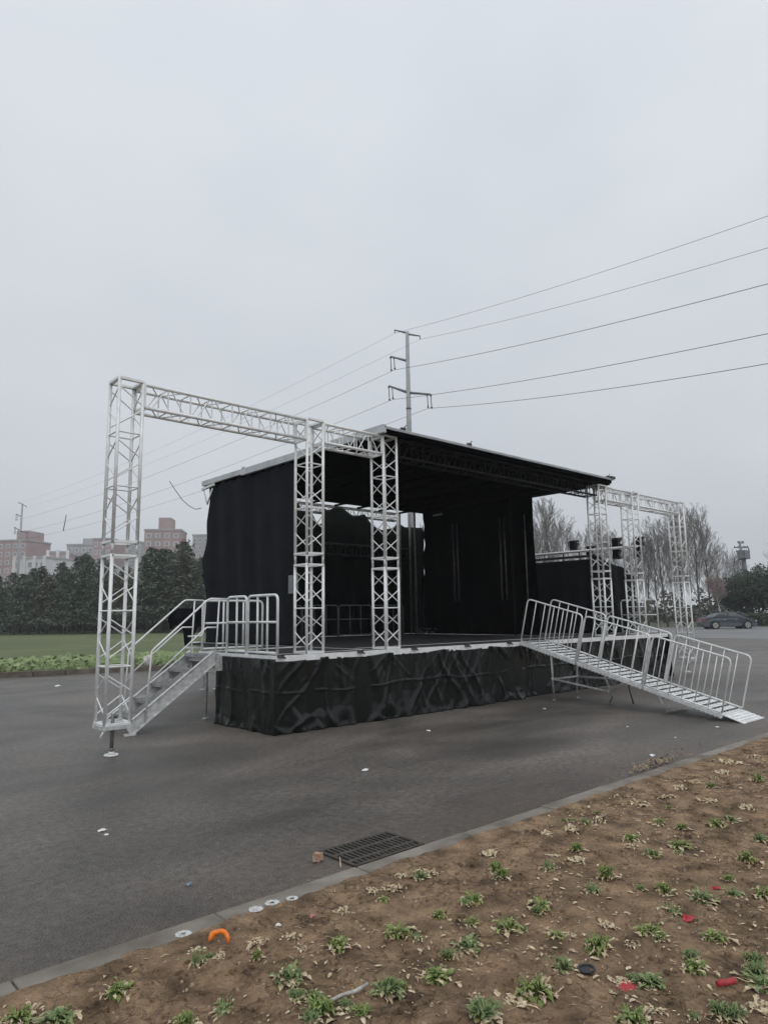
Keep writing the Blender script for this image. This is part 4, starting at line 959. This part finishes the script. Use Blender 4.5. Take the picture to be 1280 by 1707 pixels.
# undergrowth behind the trunks: a far dense belt
def bushmass(name, m, spots, label, kind, n_, s0, s1, group=None, cat='hedge'):
    g = MB()
    for (x, y, rx, ry, h) in spots:
        for i in range(n_):
            a = rnd.random()*6.283; q = rnd.random()**.5; z = rnd.random()
            prof = math.sqrt(max(0, 1-z*z))*(1+.25*noise.noise(Vector((a*1.3, z*3, x))))
            c = Vector((x+math.cos(a)*rx*q*prof, y+math.sin(a)*ry*q*prof, .05+h*z*(1+.18*noise.noise(Vector((x+a, y, 3))))))
            s = rnd.uniform(s0, s1); u = Vector((rnd.gauss(0, 1), rnd.gauss(0, 1), rnd.gauss(0, .7))).normalized()*s; v = u.orthogonal().normalized()*s*.6; v.rotate(Matrix.Rotation(rnd.random()*6, 3, u))
            g.add([c-u, c+v, c+u, c-v], [(0, 1, 2, 3)])
    return tag(g.build(name, m), label, cat, group, kind)
sp_ = []
for px in range(-120, 460, 14):
    P_ = far(px, 92); sp_.append((P_.x, P_.y, 1.6, 1.6, rnd.uniform(3.0, 4.6)))
bushmass('woodland_undergrowth', M['cedar'], sp_, 'dark woodland mass behind the cedar trunks at left', 'stuff', 700, .15, .4, cat='undergrowth')
sp_ = []
for px in range(870, 1240, 12):
    P_ = far(px, 100); sp_.append((P_.x, P_.y, 1.6, 1.6, rnd.uniform(1.6, 4.6)))
bushmass('woodland_undergrowth', M['cedar2'], sp_, 'dark low thicket under the bare trees at right', 'stuff', 260, .12, .35, cat='undergrowth')
# bare trees
def bare(seed, h, m, m2, spread=.5, trunk=.22):
    q = random.Random(seed); root = empty('bare_tree', (0, 0, 0)); gt = MB(); gb = MB()
    def rv(s_): return Vector((q.gauss(0, s_), q.gauss(0, s_), q.gauss(0, s_*.5)))
    def branch(p, d, ln, r, lv):
        k = 4 if lv == 1 else 3; pts = [p]; rs = [r]
        for i in range(k):
            d = (d+rv(.09)+Vector((0, 0, .2))).normalized(); pts.append(pts[-1]+d*ln/k); rs.append(max(.011, r*(1-.8*(i+1)/k)))
        gb.path(pts, rs, 4 if lv == 1 else 3)
        if lv == 4: return
        nc = {1: 6, 2: 5, 3: 2}[lv]
        for i in range(nc):
            t = .18+.8*(i+q.random())/nc; j = min(k-1, int(t*k)); pos = pts[j].lerp(pts[j+1], t*k-j); dd = (pts[j+1]-pts[j]).normalized()
            sd_ = dd.cross(rv(1).normalized()).normalized(); branch(pos, (dd+sd_*q.uniform(.45, .8)).normalized(), ln*(.62-.3*t)*q.uniform(.7, 1.15), max(.012, rs[j]*.6), lv+1)
    pts = [Vector((0, 0, -.05))]; n_ = 8; lean = rv(.03)
    for i in range(n_): pts.append(pts[-1]+Vector((q.gauss(0, .05)+lean.x, q.gauss(0, .05)+lean.y, h/n_)))
    gt.path(pts, [h*.0115*(1-.85*i/n_)+.01 for i in range(n_+1)], 7)
    nb_ = 26
    for i in range(nb_):
        t = trunk+(1-trunk)*(i+q.random()*.8)/nb_; j = min(n_-1, int(t*n_)); pos = pts[j].lerp(pts[j+1], t*n_-j); az = i*2.4+q.random()
        ln = h*(.10+.30*math.sin(math.pi*min(1, (1-t)*.9+.08))**.8*q.uniform(.8, 1.15))
        branch(pos, (Vector((math.cos(az)*spread, math.sin(az)*spread, .9))).normalized(), ln, .045*(1.25-t), 1)
    gt.build('trunk', m, root); gb.build('branches', m2, root); return root
bp = [bare(5, 12, M['bark'], M['twig'], .55), bare(6, 12, M['bark'], M['twig'], .42), bare(7, 12, M['bark'], M['twig'], .65)]
bused = set()
def hm(o):     # height of the built tree
    return max(max(v.co.z for v in c.data.vertices) for c in bpy.data.objects if c.parent == o)
bh = [hm(o) for o in bp]
T_ = [(905, 862, 72, None), (922, 826, 70, 'bare tree with pinkish haze of twigs beside the right edge of the black roof'), (943, 858, 74, None), (968, 880, 78, None), (1012, 862, 80, None), (1030, 880, 84, None), (1052, 905, 78, None), (1080, 885, 76, None), (1097, 880, 84, None), (1112, 858, 74, None),
      (1138, 835, 72, 'tall bare tree behind the outermost right truss tower'), (1152, 850, 80, None), (1168, 838, 74, 'tallest bare tree right of the outermost truss tower'), (1186, 868, 78, None), (1200, 905, 82, None), (1222, 918, 88, None), (1128, 890, 90, None), (1066, 900, 92, None), (990, 905, 90, None), (1240, 925, 95, None), (890, 880, 82, None), (1310, 900, 84, None), (860, 850, 80, None)]
for i, (px, py, dep, lab) in enumerate(T_):
    P_ = far(px, dep); H_ = farz(px, py, dep).z; s_ = H_/bh[i % 3]
    place(bp, bused, i, (P_.x, P_.y, 0), s_, rnd.random()*6, lab or 'leafless grey tree in the belt behind the right side of the stage', 'bare tree', 'leafless trees at the right')
w = bare(11, 4, M['whitebark'], M['twigpink'], .8, .5); P_ = far(1200, 66); w.location = (P_.x, P_.y, 0); s_ = farz(1200, 955, 66).z/hm(w); w.scale = (s_, s_, s_)
w.name = 'young_tree'; tag(w, 'young tree with a whitewashed trunk standing behind the dark parked car', 'young tree')
# dark round evergreens at the right edge
for i, (px, py, dep, rr_) in enumerate(((1232, 955, 78, 2.6), (1262, 945, 74, 2.9), (1290, 938, 72, 3.2), (1330, 945, 72, 3))):
    P_ = far(px, dep); t = empty('evergreen_tree', (P_.x, P_.y, 0), 0, ['round dark evergreen below the transformer poles', 'dark evergreen right of the transformer poles', 'dark evergreen cut by the right photo edge', 'dark evergreen beyond the right photo edge'][i], 'evergreen tree', 'dark evergreens at the right')
    H_ = farz(px, py, dep).z; g = MB()
    for b_ in range(5):
        a = b_*1.3; g.path([(math.cos(a)*.15, math.sin(a)*.15, 0), (math.cos(a)*.5, math.sin(a)*.5, H_*.25), (math.cos(a)*1.2, math.sin(a)*1.2, H_*.55)], [.11, .09, .04], 6)
    g.build('trunk', M['bark'], t); g = MB()
    for k2 in range(5200):
        d = Vector((rnd.gauss(0, 1), rnd.gauss(0, 1), rnd.gauss(0, 1))).normalized(); lob = 1+.28*noise.noise(d*2.1+Vector((i*3, 0, 0)))+.14*noise.noise(d*5)
        rad = rnd.random()**.35*lob; c = Vector((d.x*rr_*rad, d.y*rr_*rad, H_*.60+d.z*H_*.40*rad/1.1)); s = rnd.uniform(.07, .2)
        u = Vector((rnd.gauss(0, 1), rnd.gauss(0, 1), rnd.gauss(0, .6))).normalized()*s; v = u.orthogonal().normalized()*s*.6; g.add([c-u, c+v, c+u, c-v], [(0, 1, 2, 3)])
    g.build('crown', M['evergreen'], t)
# clipped hedge beside the road
a = far(1225, 72); b_ = far(1420, 60)
t = empty('hedge', a, 0, 'clipped low hedge along the road at the right edge', 'hedge'); g = MB()
for i in range(9000):
    q = rnd.random(); c = (b_-a)*q+Vector((rnd.uniform(-.6, .6), rnd.uniform(-.6, .6), .05+1.25*rnd.random()**.7)); s = rnd.uniform(.05, .13)
    u = Vector((rnd.gauss(0, 1), rnd.gauss(0, 1), rnd.gauss(0, .7))).normalized()*s; v = u.orthogonal().normalized()*s*.6; g.add([c-u, c+v, c+u, c-v], [(0, 1, 2, 3)])
g.build('foliage', M['hedge'], t)

# ------------------------------------------------------------------ buildings
def building(px0, px1, ytop, dep, deep, m, label, cols, rows, yaw=0, roof=None, side_cols=0, wm=None, name='apartment_block', groundz=0, band=None, sidem=None):
    a = far(px0, dep); b_ = far(px1, dep); w = (b_-a).length; u = (b_-a).normalized(); ang = math.atan2(u.y, u.x)
    H_ = farz((px0+px1)/2, ytop, dep).z
    t = empty(name, a, ang+math.radians(yaw), label, 'apartment block', 'apartment blocks beyond the trees')
    g = MB(); g.box((0, 0, 0), (w, deep, H_)); wl = g.build('wall', m, t)
    g = MB(); g.box((-.2, -.2, H_+.01), (w+.2, deep+.2, H_+.6)); g.build('parapet', M['bgrey'], t)
    if roof:
        x0, x1, hh = roof; g = MB(); g.box((w*x0, deep*.15, H_+.61), (w*x1, deep*.8, H_+hh)); g.build('roof_house', m, t)
    fw_ = w/cols; fh = 3.0
    n_rows = min(rows, int((H_-1)/fh))
    base = None
    for r in range(n_rows):
        for c in range(cols):
            x = fw_*(c+.5); z = H_-1.9-r*fh
            if base is None:
                g = MB(); g.box((-fw_*.28, -.12, -.75), (fw_*.28, -.002, .85)); base = g.build('window', wm or M['bwhite'], t)
                q = MB(); q.box((-fw_*.21, -.16, -.55), (fw_*.21, -.122, .65)); pane = q.build('pane', M['glass'], base); o, p2 = base, pane
            else:
                o = base.copy(); S.collection.objects.link(o); o.parent = t; p2 = pane.copy(); S.collection.objects.link(p2); p2.parent = o
            o.location = (x, 0, z)
    if band:
        for x in band:
            g = MB(); g.box((w*x-.5, -.5, 0), (w*x+.5, -.01, H_+.9)); g.build('pilaster', M['bwhite'], t)
    return t
building(-50, 46, 903, 250, 14, M['brickred'], 'reddish grey apartment tower at the left edge', 7, 12, -8, (.72, .95, 4))
building(236, 296, 884, 245, 12, M['brickred'], 'red brown apartment tower with a raised middle block and white windows', 4, 12, 6, (.35, .70, 5.0))
building(318, 362, 893, 270, 12, M['bgrey'], 'pale grey apartment block partly hidden by the black curtain', 5, 9, 0)
building(20, 80, 932, 215, 40, M['bwhite'], 'long pale block with white pilasters, lower left end of the stepped row', 5, 5, -14, None, band=(0, .33, .66, .98), wm=M['bgrey'])
building(74, 106, 921, 230, 40, M['brickred'], 'red gabled end block of the stepped row with white pilasters', 3, 6, 14, None, band=(.02, .5, .98))
building(106, 152, 909, 262, 20, M['bgrey'], 'grey apartment block with a stepped roof behind the row of cedars', 4, 8, 0, (.45, .8, 3))
building(150, 180, 899, 250, 14, M['brickred'], 'reddish apartment block just left of the far left truss tower', 3, 9, 0)
building(196, 232, 905, 280, 14, M['bgrey'], 'grey apartment block seen through the far left truss tower', 4, 8, 0)

# ------------------------------------------------------------------ power poles and lines
def pole(px, ytop, dep, k, label, name='power_pole'):
    """k: photo pixels per model pixel of the main pole drawing"""
    base = far(px, dep); t = empty(name, base, 0, label, 'power pole', 'power poles with three crossarms')
    top = farz(px, ytop, dep).z; u_ = rt.copy()      # crossarms run almost across the view
    m2 = dep/F*k                                      # metres per drawing pixel
    g = MB(); lean = Vector((0, 0, 0)); g.path([(0, 0, 0), (0, 0, top*.5), (0, 0, top)], [6.0*m2, 5.0*m2, 3.0*m2], 12); g.build('pole', M['poleconc'], t)
    g = MB(); g.disc((0, 0), 4.6*m2, top-142*m2, top-140*m2, 12); g.build('collar', M['darkmetal'], t)
    tips = {}
    ax = (u_*.92+Vector((fw.x, fw.y, 0)).normalized()*-.4).normalized()
    def P2(dx, dy): return ax*(dx*m2)/.92+Vector((0, 0, top-dy*m2))
    arms = [((-22, -8), (0, 2), 1.6), ((22, 12), (0, 4), 1.6), ((-30, 40), (0, 54), 2.0), ((-34, 94), (0, 112), 2.2), ((38, 121), (0, 112), 2.2)]
    for tip, root_, r in arms:
        g = MB(); g.tube(P2(*root_), P2(*tip), r*m2*1.2, 8, r*m2*.7); g.build('crossarm', M['steelgrey'], t)
    for n_, tip, ln in (('e1', (-22, -8), 6), ('e2', (22, 12), 6)):
        g = MB(); a = P2(*tip); b2 = a-Vector((0, 0, ln*m2)); g.tube(a, b2, .9*m2, 6); g.build('insulator', M['insul'], t); tips[n_] = base+b2
    for n_, tip, ln in (('c1', (-30, 40), 28), ('c2', (-34, 94), 28), ('c3', (38, 121), 26)):
        for s_ in (0, 6):
            dx = s_ if tip[0] < 0 else -s_; a = P2(tip[0]+dx, tip[1]+s_*.3*(1 if tip[0] < 0 else -1)); b2 = P2(tip[0]+dx+1, tip[1]+ln-s_*.3)
            g = MB(); g.tube(a, b2, .75*m2, 8); g.tube(a-Vector((0, 0, 2*m2)), a-Vector((0, 0, 3*m2)), 2.2*m2, 10); g.tube(b2+Vector((0, 0, 2*m2)), b2+Vector((0, 0, 3*m2)), 2.0*m2, 10)
            g.build('insulator', M['insul'], t)
            tips[n_] = base+b2
    return t, tips
_, tp = pole(688, 553, 75, 1.0, 'tall grey power pole with three crossarms rising behind the black stage roof')
_, tq = pole(26, 839, 165, .42, 'distant power pole with three crossarms at the far left')
def wire(a, c, b_, label, r=.028, n_=40):
    """from a to b_ through (about) c at the middle"""
    pts = []
    for i in range(n_+1):
        t = i/n_; pts.append(a*(1-t)*(1-2*t)+c*4*t*(1-t)+b_*t*(2*t-1))
    g = MB(); g.path([p-a for p in pts], r, 5); o = g.build('power_line', M['wire']); o.location = a
    return tag(o, label, 'power line', 'power lines')
R_ = {'e1': ((985, 444), (1280, 352)), 'e2': ((990, 488), (1280, 405)), 'c1': ((990, 540), (1280, 465)), 'c2': ((1000, 609), (1280, 548)), 'c3': ((1000, 651), (1280, 598))}
nm = {'e1': 'topmost', 'e2': 'second from top', 'c1': 'third from top', 'c2': 'fourth from top', 'c3': 'lowest'}
L_ = {'e1': (450, 672), 'e2': (480, 690), 'c1': (440, 737), 'c2': (335, 828), 'c3': (330, 851)}
for k_ in R_:
    a = tp[k_]; d_end = 42
    b_ = farz(*R_[k_][1], d_end); px_m, py_m = R_[k_][0]
    # mid point at equal plan distance
    pa = Vector((a.x, a.y, 0)); pb = Vector((b_.x, b_.y, 0)); mid = (pa+pb)/2; dm_ = (mid-Vector((0, 0, 0))).dot(Vector((fw.x, fw.y, 0)).normalized())
    mz = (a.z+b_.z)/2-.45
    b2 = b_+(b_-a)*.6+Vector((0, 0, 1.0)); c = (a+b2)/2-Vector((0, 0, 1.0))
    wire(a, c, b2, nm[k_]+' wire running from the power pole up to the right photo edge', .017 if k_[0] == 'e' else .025)
    # left span to the distant pole
    q = tq[k_]; c2 = (a+q)/2; c2.z -= 1.6
    wire(a, c2, q, nm[k_]+' wire running from the power pole down to the left', .021 if k_[0] == 'c' else .012)
# loose cables hanging from the lines
p0 = farz(283, 802, 100); g = MB(); g.path([farz(x, y, 100)-p0 for x, y in ((283, 802), (292, 816), (304, 833), (315, 843), (326, 849), (336, 847))], .06, 6)
o = g.build('loose_cable', M['wire']); o.location = p0; tag(o, 'loose dark cable dangling in a curve left of the black curtain', 'loose cable')
p0 = farz(111, 858, 110); g = MB(); g.path([farz(x, y, 110)-p0 for x, y in ((111, 858), (109, 870), (106, 885))], .07, 6)
o = g.build('loose_cable', M['wire']); o.location = p0; tag(o, 'short straight cable end hanging in the sky above the buildings', 'loose cable')
# transformer poles at the right
P_ = far(1248, 92); t = empty('transformer_pole', P_, 0, 'leaning pair of poles carrying a transformer above the evergreens at right', 'transformer pole')
m2 = 92/F; top = farz(1243, 900, 92).z
def Q(dx, py): return rt*(dx*m2)+Vector((0, 0, farz(1248, py, 92).z))
g = MB(); g.path([Q(2, 1030), Q(-2, 935), Q(-5, 902)], [.28, .22, .12], 10); g.build('pole', M['steelgrey'], t)
g = MB(); g.path([Q(6, 1030), Q(0, 928)], [.25, .2], 10); g.build('pole', M['steelgrey'], t)
g = MB(); g.box((-.9, -.5, 0), (.9, .5, 1.1)); g.v = [tuple(Vector(v)+Q(0, 931)) for v in g.v]; g.tube(Q(-9, 932), Q(9, 930), .12); g.build('transformer', M['steelgrey'], t)
for py, wd in ((912, 12), (919, 9), (904, 5)):
    g = MB(); g.beam(Q(-wd-3, py), Q(wd-3, py+.5), .16, .16)
    for s_ in (-.9, -.4, .4, .9): g.tube(Q(-3+wd*s_, py), Q(-3+wd*s_, py-3), .07)
    g.build('crossarm', M['steelgrey'], t)
g = MB(); g.path([Q(-12, 912), Q(8, 911), Q(10, 916), Q(6, 921), Q(-6, 921)], .08, 6); g.build('bus_cable', M['insul'], t)

# ------------------------------------------------------------------ cars
def car(name, loc, yaw, paint, label, scale=1.0):
    t = empty(name, loc, yaw, label, 'car', 'cars parked by the road at right')
    Lc, Wc = 4.7, 1.8
    prof = [(-2.35, .32), (-2.37, .62), (-2.30, .90), (-2.05, .98), (-1.55, 1.03), (-.98, 1.33), (-.45, 1.44), (.10, 1.46), (.50, 1.38), (1.28, .98), (1.95, .84), (2.25, .68), (2.36, .48), (2.33, .26)]
    def width(x, z):
        w = Wc/2*(1-.13*(abs(x)/2.35)**4)
        return w*(1-.24*max(0, (z-.92)/.54)) if z > .92 else w*(1-.03*(.92-z))
    g = MB(); n_ = len(prof); rows = []
    under = [(-2.3, .22), (2.3, .22)]
    # body side as stacked rings across the width
    for s_ in (-1, -.96, -.6, 0, .6, .96, 1):
        f_ = 1 if abs(s_) < .99 else .965
        rows.append([Vector((x*(1 if abs(s_) < .9 else .992), s_*width(x, z), (z if abs(s_) < .9 else z*f_+.01))) for x, z in prof+under[::-1]])
    o0_ = len(g.v); k = n_+2
    for r3 in rows: g.v += [tuple(v) for v in r3]
    for a in range(len(rows)-1):
        for i in range(k): g.f.append((o0_+a*k+i, o0_+a*k+(i+1) % k, o0_+(a+1)*k+(i+1) % k, o0_+(a+1)*k+i)); g.sm.append(True)
    for a, rev in ((0, 0), (len(rows)-1, 1)):
        f_ = list(range(o0_+a*k, o0_+a*k+k)); g.f.append(tuple(f_[::-1] if rev else f_)); g.sm.append(False)
    g.build('body', paint, t)
    for s_ in (-1, 1):
        g = MB(); pts = [(-1.42, 1.02), (-.95, 1.27), (-.42, 1.37), (.10, 1.385), (.45, 1.30), (1.02, 1.0)]
        vs = [(x, s_*(width(x, z)+.012), z) for x, z in pts]; vs2 = [(x, s_*(width(x, z)-.01), z) for x, z in pts]
        g.add(vs+vs2, [tuple(range(6)), tuple(range(11, 5, -1))]+[(i, (i+1) % 6, 6+(i+1) % 6, 6+i) for i in range(6)]); g.build('side_window', M['carglass'], t)
        g = MB(); g.box((-.22, s_*(.80) if s_ > 0 else -.835, 1.0), (-.16, .835 if s_ > 0 else -.80, 1.37)); g.build('door_pillar', paint, t)
        for z_ in (.78,):
            for x_ in (-.55, .45): g = MB(); g.box((x_-.1, s_*.895-.012, z_), (x_+.1, s_*.895+.012, z_+.03)); g.build('door_handle', M['rim'], t)
        g = MB(); g.tube((.92, s_*.86, 1.02), (.92, s_*1.0, 1.06), .07, 8, .08); g.build('mirror', paint, t)
        g = MB(); g.box((2.02, s_*.62-.18, .62), (2.27, s_*.62+.18, .74)); g.build('headlight', M['lamp'], t)
        g = MB(); g.box((-2.38, s_*.62-.2, .72), (-2.18, s_*.62+.2, .86)); g.build('tail_light', mat('tail_light_red', (.3, .02, .02), .3), t)
        for x_ in (-1.38, 1.42):
            g = MB(); g.tube((x_, s_*.68, .33), (x_, s_*.91, .33), .335, 24); wh = g.build('wheel', M['tyre'], t)
            g = MB(); g.tube((x_, s_*.905, .33), (x_, s_*.925, .33), .23, 20)
            g.build('rim', M['rim'], wh)
            g = MB()
            for q in range(5):
                a = q*1.2566+.63; g.tube((x_+.12*math.cos(a), s_*.92, .33+.12*math.sin(a)), (x_+.12*math.cos(a), s_*.93, .33+.12*math.sin(a)), .05, 8)
            g.build('rim_gap', M['tyre'], wh)
            # dark wheel arch
            g = MB(); g.tube((x_, s_*.60, .36), (x_, s_*.902, .36), .40, 24); g.build('wheel_arch', M['tyre'], t)
    g = MB()
    for (xa, za), (xb, zb) in (((.55, 1.36), (1.24, 1.0)), ((-1.02, 1.31), (-1.52, 1.05))):
        w0 = width(xa, za)*.88; w1 = width(xb, zb)*.9; o_ = .012
        sg = 1 if xa > 0 else -1
        g.add([(xa+sg*o_, -w0, za+.012), (xa+sg*o_, w0, za+.012), (xb+sg*o_, w1, zb+.012), (xb+sg*o_, -w1, zb+.012), (xa, -w0, za-.01), (xa, w0, za-.01), (xb, w1, zb-.01), (xb, -w1, zb-.01)],
              [(0, 1, 2, 3), (7, 6, 5, 4), (0, 4, 5, 1), (2, 6, 7, 3), (1, 5, 6, 2), (0, 3, 7, 4)])
    g.build('windscreen', M['screen'], t)
    g = MB(); g.box((2.30, -.5, .36), (2.375, .5, .56)); g.build('grille', M['tyre'], t)
    t.scale = (scale,)*3; return t
P_ = far(1209.5, 61.5); ang = math.atan2(rt.y, rt.x)
car('parked_car', (P_.x, P_.y, 0), ang-.03, M['carpaint'], 'dark slate sedan parked side on by the road at right')
P_ = far(1224, 70); car('parked_car', (P_.x, P_.y, 0), ang+.3, M['carpaint2'], 'dark greenish car mostly hidden behind the slate sedan')

# ------------------------------------------------------------------ haze
g = MB(); g.box((-450, -60, -1.2), (500, 560, 60)); hz = g.build('haze', M['pit_shade']); hz['kind'] = 'stuff'
hm_ = bpy.data.materials.new('haze_air'); hm_.use_nodes = True; n = hm_.node_tree.nodes; n.clear()
out = n.new('ShaderNodeOutputMaterial'); pv = n.new('ShaderNodeVolumePrincipled'); pv.inputs['Color'].default_value = (.96, .97, .985, 1); pv.inputs['Density'].default_value = .0008
hm_.node_tree.links.new(pv.outputs[0], out.inputs['Volume']); hz.data.materials.clear(); hz.data.materials.append(hm_)
